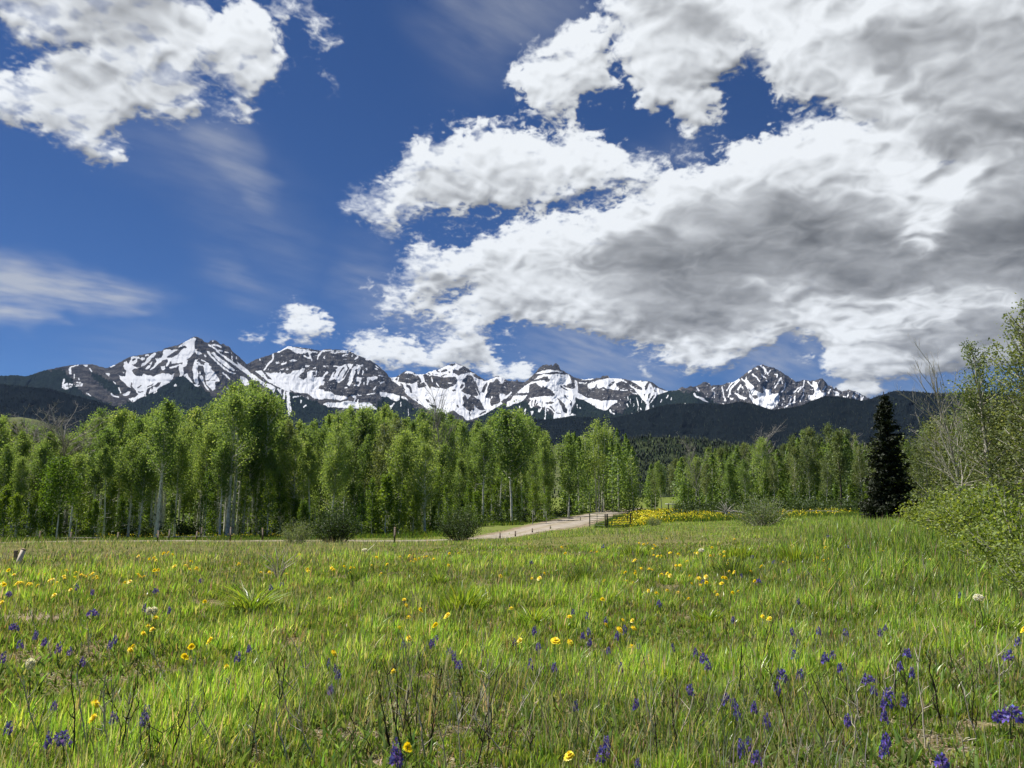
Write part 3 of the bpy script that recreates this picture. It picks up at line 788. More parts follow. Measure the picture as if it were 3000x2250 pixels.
def _pchip(x,y,xq):
    h=np.diff(x);dl=np.diff(y,axis=0)/h.reshape(-1,*[1]*(y.ndim-1));m=np.zeros_like(y)
    m[1:-1]=np.where(dl[1:]*dl[:-1]>0,2*dl[1:]*dl[:-1]/(dl[1:]+dl[:-1]+1e-12),0);m[0]=dl[0];m[-1]=dl[-1]
    i=np.clip(np.searchsorted(x,xq)-1,0,len(x)-2);t=(xq-x[i])/h[i];return i,t,h[i],m
def ground(x,y):
    x=np.asarray(x,float);y=np.asarray(y,float);r=np.hypot(x,y);az=np.degrees(np.arctan2(x,y))
    az=np.clip(az,_AZ[0],_AZ[-1]);rr=np.clip(r,0,2999)
    ja=np.clip(np.searchsorted(_AZ,az)-1,0,len(_AZ)-2);ta=(az-_AZ[ja])/(_AZ[ja+1]-_AZ[ja]);ta=ta*ta*(3-2*ta)
    i,t,h,m=_pchip(_RN,_Z,rr)
    def col(j):
        y0=_Z[i,j];y1=_Z[i+1,j];return (2*t**3-3*t**2+1)*y0+(t**3-2*t**2+t)*h*m[i,j]+(-2*t**3+3*t**2)*y1+(t**3-t**2)*h*m[i+1,j]
    z=col(ja)*(1-ta)+col(ja+1)*ta
    return z+(.035*perlin(x*.45,y*.45,3)+.012*perlin(x*1.7,y*1.7,4))*np.clip(r/3,0,1)*np.where(r<14,1,1)
def hit(px,py,hgt=0.0,rmax=260):
    """where the sight line through a spot of the photograph meets the ground raised by hgt"""
    d=ray(px,py);d=d/math.hypot(d[0],d[1]);r=np.exp(np.linspace(math.log(1.5),math.log(rmax),1500))
    X=d[0]*r;Y=d[1]*r;Z=EYE+d[2]*r-hgt;g=ground(X,Y);k=np.nonzero(Z<=g)[0]
    k=k[0] if len(k) else len(r)-1
    return float(X[k]),float(Y[k]),float(ground(X[k],Y[k])),float(r[k])
def polar(px,r,row=1500):
    d=ray(px,row);s=r/math.hypot(d[0],d[1]);x,y=d[0]*s,d[1]*s;return float(x),float(y),float(ground(x,y))
def height_for(px,top,r,zb):
    d=ray(px,top);return EYE+r*d[2]/math.hypot(d[0],d[1])-zb
# ---------------------------------------------------------------- ground, road
def build_ground():
    az=np.radians(np.linspace(-62,62,420));r=np.concatenate([[0.0],np.exp(np.linspace(math.log(.8),math.log(2900),330))])
    A,R=np.meshgrid(az,r);X=np.sin(A)*R;Y=np.cos(A)*R
    # reach behind the camera too
    Z=ground(X,Y);nr,na=A.shape
    V=np.stack([X,Y,Z],-1).reshape(-1,3);i=np.arange(nr-1)[:,None]*na;j=np.arange(na-1)[None,:]
    F=np.stack([i+j,i+j+1,i+na+j+1,i+na+j],-1).reshape(-1,4)
    # behind: a coarse fan from the camera's feet
    B=[];a2=np.radians(np.linspace(62,298,60));r2=np.array([0,2,5,12,30,80,300,2900.]);A2,R2=np.meshgrid(a2,r2)
    A3=np.where(A2>math.pi,A2-2*math.pi,A2);X2=np.sin(A2)*R2;Y2=np.cos(A2)*R2
    edge=ground(np.sin(np.radians(62))*R2,np.cos(np.radians(62))*R2);Z2=edge
    V2=np.stack([X2,Y2,Z2],-1).reshape(-1,3);n2=A2.shape[1];i2=np.arange(len(r2)-1)[:,None]*n2;j2=np.arange(n2-1)[None,:]
    F2=np.stack([i2+j2,i2+j2+1,i2+n2+j2+1,i2+n2+j2],-1).reshape(-1,4)+len(V)
    m,N,L=mat('meadow_soil');g=N('ShaderNodeNewGeometry')
    def noise(s,d=6,ro=.6):
        n=N('ShaderNodeTexNoise');n.inputs['Scale'].default_value=s;n.inputs['Detail'].default_value=d;n.inputs['Roughness'].default_value=ro;L(g.outputs['Position'],n.inputs[0]);return n.outputs[0]
    green=ramp(N,L,noise(1.3),[(.3,(.075,.105,.022)),(.5,(.11,.14,.032)),(.7,(.16,.17,.06))])
    soil=ramp(N,L,noise(22,8,.7),[(.3,(.05,.035,.022)),(.5,(.13,.095,.06)),(.68,(.30,.24,.15))])
    len_=N('ShaderNodeVectorMath');len_.operation='LENGTH';L(g.outputs['Position'],len_.inputs[0])
    mr=N('ShaderNodeMapRange');L(len_.outputs['Value'],mr.inputs[0]);mr.inputs[1].default_value=9;mr.inputs[2].default_value=22;mr.inputs[3].default_value=.25;mr.inputs[4].default_value=1
    mx=N('ShaderNodeMix');mx.data_type='RGBA';L(mr.outputs[0],mx.inputs['Factor']);L(soil,mx.inputs['A']);L(green,mx.inputs['B'])
    bare=attr_node(N,'bare');bt=ramp(N,L,noise(.9,8,.7),[(.3,(.14,.11,.08)),(.6,(.24,.19,.14))])
    nz=N('ShaderNodeMath');nz.operation='MULTIPLY_ADD';L(noise(1.6,7,.7),nz.inputs[0]);nz.inputs[1].default_value=1.4;nz.inputs[2].default_value=-.7
    ad=N('ShaderNodeMath');ad.operation='ADD';L(bare.outputs['Fac'],ad.inputs[0]);L(nz.outputs[0],ad.inputs[1])
    st=N('ShaderNodeMapRange');L(ad.outputs[0],st.inputs[0]);st.inputs[1].default_value=.35;st.inputs[2].default_value=.7
    m3=N('ShaderNodeMix');m3.data_type='RGBA';L(st.outputs[0],m3.inputs['Factor']);L(mx.outputs['Result'],m3.inputs['A']);L(bt,m3.inputs['B'])
    p=N('ShaderNodeBsdfDiffuse');L(m3.outputs['Result'],p.inputs[0]);o=N('ShaderNodeOutputMaterial');L(p.outputs[0],o.inputs[0])
    VV=np.concatenate([V,V2]);b=bare_mask(VV[:,0],VV[:,1])
    me=mkmesh('ground',VV,np.concatenate([F,F2]),m,{'bare':b},True)
    tag(obj('ground',me),kind='structure',label='green and brown meadow ground')
ROAD_PX=[(-200,60),(300,57),(700,53),(1000,49),(1250,45),(1400,44),(1490,48),(1560,55),(1620,66),(1680,82),(1740,103),(1800,128),(1840,152),(1856,180)]
def road_line():
    P=[polar(a,r)[:2] for a,r in ROAD_PX]
    P=np.array(P);t=np.arange(len(P));tt=np.linspace(0,len(P)-1,260)
    # Catmull-Rom
    out=[]
    for q in tt:
        i=min(int(q),len(P)-2);f=q-i;p0=P[max(i-1,0)];p1=P[i];p2=P[i+1];p3=P[min(i+2,len(P)-1)]
        out.append(.5*((2*p1)+(-p0+p2)*f+(2*p0-5*p1+4*p2-p3)*f*f+(-p0+3*p1-3*p2+p3)*f**3))
    return np.array(out)
ROAD=road_line()
def road_dist(x,y):
    x=np.asarray(x).ravel();y=np.asarray(y).ravel();d=np.full(x.shape,1e9);P=ROAD[::3]
    for p in P:d=np.minimum(d,(x-p[0])**2+(y-p[1])**2)
    return np.sqrt(d)
def bare_mask(x,y):
    d=road_dist(x,y);r=np.hypot(x,y);az=np.degrees(np.arctan2(x,y))
    b=.9*(1-sstep(2.2,4.2,d))
    left=(az<-8)&(r>17)&(r<60)
    b=np.maximum(b,np.where(left,.42,0))
    bank=(az>-3)&(az<6)&(r>46)&(r<72);b=np.maximum(b,np.where(bank,.32,0))
    # churned earth at the left of the meadow
    x0,y0,_,_=hit(60,1815);b=np.maximum(b,.95*np.exp(-(((x-x0)/1.0)**2+((y-y0)/.30)**2)))
    x0,y0,_,_=hit(250,1790);b=np.maximum(b,.7*np.exp(-(((x-x0)/.7)**2+((y-y0)/.22)**2)))
    return b
def build_road():
    W=2.3;n=len(ROAD);T=np.gradient(ROAD,axis=0);T/=np.linalg.norm(T,axis=1,keepdims=True);Nn=np.stack([-T[:,1],T[:,0]],1)
    k=np.linspace(-1,1,15);wob=(1+.12*perlin(np.arange(n)*.2,np.zeros(n),8))*(.55+.45*sstep(-4,0,ROAD[:,0]))
    P=ROAD[:,None]+Nn[:,None]*(k[None,:,None]*W*wob[:,None,None])
    Z=ground(P[...,0],P[...,1])+.05*(1-np.abs(k)[None]**4)+.012-.03*(np.abs(np.abs(k)-.5)<.12)
    V=np.concatenate([P,Z[...,None]],-1).reshape(-1,3);i=np.arange(n-1)[:,None]*15;j=np.arange(14)[None,:]
    F=np.stack([i+j,i+15+j,i+16+j,i+j+1],-1).reshape(-1,4)
    m,N,L=mat('dirt_track');g=N('ShaderNodeNewGeometry');a=attr_node(N,'lane')
    n1=N('ShaderNodeTexNoise');n1.inputs['Scale'].default_value=1.1;n1.inputs['Detail'].default_value=8;n1.inputs['Roughness'].default_value=.65;L(g.outputs['Position'],n1.inputs[0])
    c1=ramp(N,L,n1.outputs[0],[(.3,(.17,.15,.12)),(.5,(.27,.24,.20)),(.7,(.36,.32,.27))])
    c2=ramp(N,L,n1.outputs[0],[(.35,(.15,.14,.07)),(.6,(.27,.22,.16))])
    mx=N('ShaderNodeMix');mx.data_type='RGBA';L(a.outputs['Fac'],mx.inputs['Factor']);L(c2,mx.inputs['A']);L(c1,mx.inputs['B'])
    p=N('ShaderNodeBsdfDiffuse');L(mx.outputs['Result'],p.inputs[0]);o=N('ShaderNodeOutputMaterial');L(p.outputs[0],o.inputs[0])
    lane=np.clip(1.25-np.abs(np.abs(k)-.5)*1.9,0,1);lane=np.broadcast_to(lane,(n,15)).ravel()
    tag(obj('road',mkmesh('road',V,F,m,{'lane':lane},True)),kind='structure',label='pale dirt road with two wheel tracks')
build_ground();build_road()
# ---------------------------------------------------------------- the snowy range
SKY_A=[(-700,1100),(0,1101),(50,1099),(75,1103),(127,1086),(181,1074),(226,1068),(271,1067),(294,1074),(312,1079),(344,1065),(380,1045),(434,1036),(475,1027),(484,1020),(520,1011),(545,1000),(565,988),(571,985),(592,993),(599,1002),(613,1004),(617,997),(633,997),(647,1009),(655,1008),(674,1018),(683,1031),(701,1045),(723,1068),(746,1054),(769,1047),(814,1031),(845,1014),(882,1018),(927,1025),(940,1028),(954,1023),(1000,1025),(1023,1027),(1045,1040),(1086,1056),(1108,1072),(1120,1082),(1131,1090),(1140,1106),(1158,1106),(1172,1097),(1190,1086),(1208,1090),(1222,1097),(1244,1096),(1262,1088),(1289,1081),(1307,1072),(1326,1065),(1339,1065),(1362,1074),(1384,1090),(1407,1104),(1422,1116),(1425,1110),(1430,1115),(1443,1108),(1457,1101),(1470,1106),(1488,1115),(1511,1117),(1514,1111),(1520,1118),(1538,1120),(1552,1108),(1572,1088),(1579,1078),(1590,1070),(1600,1067),(1605,1069),(1608,1073),(1611,1068),(1616,1068),(1619,1073),(1624,1066),(1629,1063),(1634,1067),(1637,1070),(1641,1081),(1665,1095),(1683,1106),(1710,1112),(1758,1107),(1764,1101),(1782,1101),(1786,1108),(1827,1110),(1845,1115),(1895,1116),(1912,1120),(1931,1135),(1954,1145),(1980,1144),(1999,1133),(2008,1138),(2024,1131),(2040,1134),(2060,1150),(2090,1180),(2140,1200)]
SKY_B=[(1940,1190),(1990,1144),(2010,1140),(2049,1128),(2059,1120),(2068,1119),(2077,1122),(2084,1129),(2119,1127),(2129,1122),(2149,1119),(2169,1107),(2193,1087),(2218,1072),(2231,1068),(2236,1068),(2248,1074),(2268,1077),(2288,1089),(2308,1102),(2333,1119),(2353,1113),(2377,1116),(2390,1114),(2402,1109),(2409,1109),(2415,1114),(2427,1129),(2437,1131),(2444,1140),(2449,1134),(2456,1143),(2467,1147),(2487,1141),(2512,1149),(2549,1169),(2600,1200)]
SKY_C=[(-700,1120),(0,1125),(150,1140),(300,1180),(420,1215),(560,1225),(700,1235),(900,1250),(1060,1240),(1200,1232),(1330,1240),(1460,1230),(1600,1228),(1700,1222),(1800,1224),(1880,1205),(1950,1185),(2034,1182),(2074,1183),(2124,1184),(2173,1176),(2223,1189),(2263,1201),(2298,1196),(2347,1189),(2377,1174),(2422,1160),(2472,1164),(2522,1174),(2546,1170),(2586,1156),(2621,1145),(2671,1146),(2745,1153),(2795,1151),(2895,1151),(3000,1159),(3300,1150),(3800,1160)]
SKY_D=[(-700,1228),(0,1224),(60,1222),(110,1230),(160,1246),(210,1270),(300,1310),(500,1330),(1200,1320),(1620,1302),(1700,1312),(1850,1285),(1900,1279),(2050,1288),(2300,1318),(2700,1300),(3000,1290),(3800,1290)]
def shell(crest,x0,x1,step,bottom,rows,Rb,Rt,relief,jag,seed,back=900,scale=80.):
    """mountain face: columns of rising ground from distance Rb at the foot to Rt at the crest, with spurs and gullies, and a back side"""
    xs=np.arange(x0,x1,step,dtype=np.float64);cx=[p[0] for p in crest];cy=[p[1] for p in crest]
    top=np.interp(xs,cx,cy)+jag*fbm(xs/9.,np.zeros_like(xs)+seed,4,seed,gain=.65)
    t=np.linspace(0,1,rows)**.85
    PX=np.broadcast_to(xs,(rows,len(xs)));PY=bottom+(top[None]-bottom)*t[:,None]
    tops=np.interp(xs,cx,cy);tops=np.convolve(np.pad(tops,12,mode='edge'),np.ones(25)/25,'valid');tn=np.clip((PY-bottom)/(tops[None]-bottom),0,1.15)
    q=PX/scale+.5*fbm(PX/60,PY/60,3,seed+1);rd=fbm(q,PY/(scale*2.3),5,seed+2,gain=.52,ridge=True)
    rd2=fbm(PX/14.,PY/30.,4,seed+5,gain=.55,ridge=True)
    strat=perlin(PX*0+PX/300,PY/6.5,seed+9)
    R=Rb+(Rt-Rb)*tn-relief*rd*(.35+.65*tn)*(1-.5*np.minimum(tn,1)**6)-relief*.20*rd2+relief*.045*strat
    D=ray(PX,PY);D/=np.hypot(D[...,0],D[...,1])[...,None]
    P=D*R[...,None];P[...,2]+=EYE
    bk=[]
    for k,f in ((1,.25),(2,.6),(3,1.)):
        Q=P[-1].copy();Q*=1;Q[:,:2]*=((R[-1]+back*f)/R[-1])[:,None];Q[:,2]=P[-1,:,2]*(1-.75*f);bk.append(Q)
    P=np.concatenate([P,np.stack(bk)],0)
    nr,nc=P.shape[:2];i=np.arange(nr-1)[:,None]*nc;j=np.arange(nc-1)[None,:]
    F=np.stack([i+j,i+j+1,i+nc+j+1,i+nc+j],-1).reshape(-1,4)
    pad=lambda a:np.concatenate([a,np.repeat(a[-1:],3,0)],0)
    return P.reshape(-1,3),F,pad(PX).ravel(),pad(PY).ravel(),P,rows
def mountain_mat():
    m,N,L=mat('rock_and_snow');g=N('ShaderNodeNewGeometry')
    def noise(s,d=6,ro=.6,st=(1,1,1)):
        mp=N('ShaderNodeMapping');mp.inputs['Scale'].default_value=st;L(g.outputs['Position'],mp.inputs[0])
        n=N('ShaderNodeTexNoise');n.inputs['Scale'].default_value=s;n.inputs['Detail'].default_value=d;n.inputs['Roughness'].default_value=ro;L(mp.outputs[0],n.inputs[0]);return n.outputs[0]
    rock=ramp(N,L,noise(.012,9,.68,(1,1,2.5)),[(.32,(.024,.025,.030)),(.47,(.062,.061,.064)),(.58,(.115,.107,.098)),(.72,(.19,.17,.15))])
    wood=ramp(N,L,noise(.03,6,.7,(1,1,.5)),[(.35,(.008,.014,.012)),(.6,(.022,.034,.024)),(.75,(.05,.055,.04))])
    def th(a,s,lo,hi,amp,nn):
        at=attr_node(N,a);q=N('ShaderNodeMath');q.operation='MULTIPLY_ADD';L(nn,q.inputs[0]);q.inputs[1].default_value=amp;q.inputs[2].default_value=-amp/2
        ad=N('ShaderNodeMath');ad.operation='ADD';L(at.outputs['Fac'],ad.inputs[0]);L(q.outputs[0],ad.inputs[1])
        mr=N('ShaderNodeMapRange');mr.interpolation_type='SMOOTHSTEP';L(ad.outputs[0],mr.inputs[0]);mr.inputs[1].default_value=lo;mr.inputs[2].default_value=hi;return mr.outputs[0]
    w=th('wood',0,.4,.6,.9,noise(.02,6,.7,(1,1,.4)));s=th('snow',0,.42,.54,.45,noise(.035,8,.78))
    m1=N('ShaderNodeMix');m1.data_type='RGBA';L(w,m1.inputs['Factor']);L(rock,m1.inputs['A']);L(wood,m1.inputs['B'])
    m2=N('ShaderNodeMix');m2.data_type='RGBA';L(s,m2.inputs['Factor']);L(m1.outputs['Result'],m2.inputs['A']);m2.inputs['B'].default_value=(.86,.87,.88,1)
    p=N('ShaderNodeBsdfDiffuse');L(m2.outputs['Result'],p.inputs[0]);p.inputs['Roughness'].default_value=.6
    b=N('ShaderNodeBump');b.inputs['Strength'].default_value=.4;b.inputs['Distance'].default_value=22;L(noise(.02,8,.65),b.inputs['Height']);L(b.outputs[0],p.inputs['Normal'])
    o=N('ShaderNodeOutputMaterial');L(p.outputs[0],o.inputs[0]);return m
def build_range():
    S,Wd,x0,y0,c=snow_maps();S=.5*S+.5*blur(S,1);Wd=blur(Wd,4);m=mountain_mat()
    def attrs(PX,PY,seed):
        wx=fbm(PX/13,PY/13,5,seed,gain=.65)*4.2;wy=fbm(PX/13,PY/13,5,seed+3,gain=.65)*4.2
        s=sample(S,PX+wx*.8-x0,PY+wy*.8-y0);w=sample(Wd,PX+wx*4-x0,PY+wy*4-y0)
        # thin snow caught between crags on the high faces
        led=fbm(PX/16+wx*.1,PY/3.4,4,seed+7,gain=.6);gul=fbm((PX+PY*.35)/4.2,PY/17,4,seed+8,gain=.6);k=sstep(.2,.5,fbm(PX/70,PY/50,2,seed+9)+.3)
        sp=np.maximum(sstep(.20,.34,led),sstep(.24,.38,gul)*(1-.3*k))*(.50+.12*k)*(PY<1205)*np.where(PX>760,1,.80)*(PX>380)
        dk=sstep(.28,.42,fbm(PX/9,PY/6,4,seed+12,gain=.6))*.5;s=s*(1-dk)
        sp*=1-sstep(.3,.7,w)
        w=np.where(PY>1235,1.0,w)
        return {'snow':np.maximum(s,sp),'wood':w}
    V,F,PX,PY,_,_=shell(SKY_A,-700,2110,1.5,1400,190,5000,7900,150,3.2,11)
    tag(obj('mountains',mkmesh('mountains',V,F,m,attrs(PX,PY,31),False)),kind='structure',label='snow streaked mountain range with dark cliffs')
    V,F,PX,PY,_,_=shell(SKY_B,1950,2600,1.3,1320,130,7800,9900,230,4.0,71,scale=60.)
    tag(obj('mountain_massif',mkmesh('mountain_massif',V,F,m,attrs(PX,PY,51),False)),kind='structure',label='craggy pointed peak with a snow basin, farther behind the range')
build_range()
def conifers(name,P,H,col,rg,label,group=None):
    """many far spruces in one mesh: tapering ragged cones"""
    n=len(P);k=5;th=rg.random(n)*6.28;V=np.zeros((n,2*k+1,3));
    for j in range(k):
        a=th+j*2*math.pi/k;rr=H*.16*(.75+.5*rg.random(n))
        V[:,j]=P+np.stack([np.cos(a)*rr,np.sin(a)*rr,H*.04],1)
        rr2=H*.085*(.7+.6*rg.random(n));V[:,k+j]=P+np.stack([np.cos(a+.6)*rr2,np.sin(a+.6)*rr2,H*(.5+.08*rg.random(n))],1)
    V[:,2*k]=P+np.stack([0*H,0*H,H],1)
    base=(np.arange(n)*(2*k+1))[:,None];F=[]
    for j in range(k):
        q=(j+1)%k;F+= [np.concatenate([base+j,base+q,base+k+q],1),np.concatenate([base+j,base+k+q,base+k+j],1),np.concatenate([base+k+j,base+k+q,base+2*k],1)]
    t=np.repeat(rg.random(n),2*k+1)
    me=mkmesh(name,V.reshape(-1,3),np.concatenate(F),col,{'tint':t});return tag(obj(name,me),label,'wood' if False else None,group,'stuff')
SPRUCE_FAR=leaf_mat('far_spruce_needles',[(0,(.002,.004,.004)),(.6,(.007,.012,.009)),(.92,(.022,.032,.018)),(1,(.06,.075,.035))],trans=.08,obj_var=0,gloss=.02)  # near-black needles carry the foothills' cloud shadow in their colour
MIX_FAR=leaf_mat('far_mixed_leaves',[(0,(.012,.020,.012)),(.84,(.026,.040,.020)),(.90,(.09,.12,.04)),(1,(.17,.21,.07))],trans=.2,obj_var=0,gloss=.02)
def build_foothills():
    m,N,L=mat('wooded_slope');g=N('ShaderNodeNewGeometry');n=N('ShaderNodeTexNoise');n.inputs['Scale'].default_value=.02;n.inputs['Detail'].default_value=8;n.inputs['Roughness'].default_value=.7;L(g.outputs['Position'],n.inputs[0])
    c=ramp(N,L,n.outputs[0],[(.3,(.003,.005,.006)),(.55,(.006,.009,.010)),(.75,(.013,.017,.015))]);p=N('ShaderNodeBsdfDiffuse');L(c,p.inputs[0]);o=N('ShaderNodeOutputMaterial');L(p.outputs[0],o.inputs[0])  # cloud shadow over the foothills is put into this near-black ground colour
    rg=np.random.default_rng(5)
    V,F,PX,PY,P,rows=shell(SKY_C,-700,3800,6,1445,70,2600,4300,170,1.0,23,scale=210.)
    tag(obj('foothills',mkmesh('foothills',V,F,m,None,True)),kind='structure',label='wooded foothills below the range, coloured dark as in cloud shadow')
    def scatter(P,rows,n,crestn,hm):
        f=P[:rows];nc=f.shape[1];a=rg.random(n)**.8*(rows-1.01);b=rg.random(n)*(nc-1.01)
        a=np.concatenate([a,np.full(crestn,rows-1.02)-rg.random(crestn)*1.2]);b=np.concatenate([b,rg.random(crestn)*(nc-1.01)])
        i=a.astype(int);j=b.astype(int);u=(a-i)[:,None];v=(b-j)[:,None]
        Q=(f[i,j]*(1-v)+f[i,j+1]*v)*(1-u)+(f[i+1,j]*(1-v)+f[i+1,j+1]*v)*u
        return Q-np.array([0,0,1.0]),hm*(.55+.7*rg.random(len(Q)))
    Q,H=scatter(P,rows,26000,1500,11);conifers('conifer_forest',Q,H,SPRUCE_FAR,rg,'conifer forest covering the foothills, coloured dark as in cloud shadow')
    V,F,PX,PY,P,rows=shell(SKY_D,-700,3800,9,1590,46,720,1250,40,1.0,37,back=350,scale=260.)
    m2,N,L=mat('hill_grass');g=N('ShaderNodeNewGeometry');n=N('ShaderNodeTexNoise');n.inputs['Scale'].default_value=.05;n.inputs['Detail'].default_value=8;L(g.outputs['Position'],n.inputs[0])
    c0=ramp(N,L,n.outputs[0],[(.35,(.07,.09,.035)),(.65,(.13,.14,.07))]);c1=ramp(N,L,n.outputs[0],[(.35,(.012,.02,.012)),(.65,(.035,.045,.022))]);at=attr_node(N,'open');mx=N('ShaderNodeMix');mx.data_type='RGBA';L(at.outputs['Fac'],mx.inputs['Factor']);L(c1,mx.inputs['A']);L(c0,mx.inputs['B']);c=mx.outputs['Result'];p=N('ShaderNodeBsdfDiffuse');L(c,p.inputs[0]);o=N('ShaderNodeOutputMaterial');L(p.outputs[0],o.inputs[0])
    tag(obj('hills',mkmesh('hills',V,F,m2,{'open':np.maximum(1-sstep(90,150,PX),np.exp(-((PX-1636)/30)**2))},True)),kind='structure',label='low grassy and wooded hills behind the aspens')
    Q,H=scatter(P,rows,30000,900,8)
    az=np.degrees(np.arctan2(Q[:,0],Q[:,1]));keep=(az>-17)&((np.abs(az-3.2)>1.2)|(rg.random(len(az))<.15));Q=Q[keep];H=H[keep]
    conifers('mixed_wood',Q,H,MIX_FAR,rg,'mixed conifer and young aspen wood on the low hill')
    V,F,PX,PY,P,rows=shell(SKY_A,-700,2110,14,1400,60,5000,7900,150,0,11)
    S,Wd,x0,y0,c=snow_maps();Wd=blur(Wd,4)
    f=P[:rows].reshape(-1,3);D=f/np.linalg.norm(f,axis=1,keepdims=True)
    a=rg.random(26000)*(rows*.82);b=rg.random(26000)*(P.shape[1]-1.01);i=a.astype(int);j=b.astype(int);v=(b-j)[:,None];u=(a-i)[:,None]
    X0=-700+b*14.0;Y0=PY.reshape(-1,P.shape[1])[i,j]
    w=sample(Wd,X0-x0,Y0-y0)+fbm(X0/25,Y0/25,3,9)*.7;s=sample(blur(S,2),X0-x0,Y0-y0)
    Q=(P[i,j]*(1-v)+P[i,j+1]*v)*(1-u)+(P[i+1,j]*(1-v)+P[i+1,j+1]*v)*u
    ok=((w>.5)|(Y0>1240))&(s<.4);Q=Q[ok]
    # stand the trees on the fine mesh, a little towards the valley
    conifers('timberline_conifers',Q*.985-np.array([0,0,4]),15*(.5+.7*rg.random(len(Q))),SPRUCE_FAR,rg,'dark conifers climbing the lower mountain slopes')
build_foothills()
# ---------------------------------------------------------------- trees
ASPEN_LEAF=leaf_mat('aspen_leaves',[(0,(.125,.205,.045)),(.45,(.205,.31,.085)),(.8,(.285,.385,.135)),(1,(.41,.47,.23))],trans=.55,obj_var=.22)
OLIVE_LEAF=leaf_mat('grey_green_leaves',[(0,(.10,.14,.045)),(.5,(.17,.225,.08)),(.85,(.24,.285,.13)),(1,(.35,.37,.22))],trans=.42,obj_var=.2)
YOUNG_LEAF=leaf_mat('young_aspen_leaves',[(0,(.075,.15,.012)),(.5,(.13,.22,.022)),(1,(.21,.30,.05))],trans=.5,obj_var=.2)
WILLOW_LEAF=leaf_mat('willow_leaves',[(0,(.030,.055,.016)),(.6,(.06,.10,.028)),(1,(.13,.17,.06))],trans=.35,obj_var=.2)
BRIGHT_WILLOW=leaf_mat('pale_willow_leaves',[(0,(.09,.145,.02)),(.5,(.18,.255,.04)),(.85,(.28,.36,.08)),(1,(.42,.47,.17))],trans=.5,obj_var=.12,gloss=.03)
DULL_LEAF=leaf_mat('dull_leaves',[(0,(.06,.08,.028)),(.5,(.12,.155,.05)),(.85,(.19,.23,.09)),(1,(.28,.30,.16))],trans=.42,obj_var=.2)  # a darker grey green than the olive leaves
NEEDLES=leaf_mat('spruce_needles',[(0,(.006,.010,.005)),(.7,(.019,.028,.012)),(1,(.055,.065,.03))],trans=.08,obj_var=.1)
def bark_mat(name,c0,c1,c2):
    m,N,L=mat(name);tc=N('ShaderNodeTexCoord');mp=N('ShaderNodeMapping');L(tc.outputs['Object'],mp.inputs[0]);mp.inputs['Scale'].default_value=(3,3,1.6)
    n=N('ShaderNodeTexNoise');n.inputs['Scale'].default_value=2.2;n.inputs['Detail'].default_value=6;n.inputs['Roughness'].default_value=.7;L(mp.outputs[0],n.inputs[0])
    c=ramp(N,L,n.outputs[0],[(.36,c0),(.46,c1),(.62,c2)]);oi=N('ShaderNodeObjectInfo');hs=N('ShaderNodeHueSaturation');L(c,hs.inputs['Color'])
    mr=N('ShaderNodeMapRange');L(oi.outputs['Random'],mr.inputs[0]);mr.inputs[3].default_value=.85;mr.inputs[4].default_value=1.15;L(mr.outputs[0],hs.inputs['Value'])
    p=N('ShaderNodeBsdfDiffuse');L(hs.outputs[0],p.inputs[0]);o=N('ShaderNodeOutputMaterial');L(p.outputs[0],o.inputs[0]);return m
BARK=bark_mat('aspen_bark',(.14,.12,.09),(.64,.61,.53),(.86,.84,.78))
DARKBARK=bark_mat('dark_bark',(.03,.025,.02),(.08,.065,.05),(.14,.12,.10))
GREYTWIG=bark_mat('weathered_wood',(.16,.14,.12),(.34,.31,.27),(.52,.49,.44))
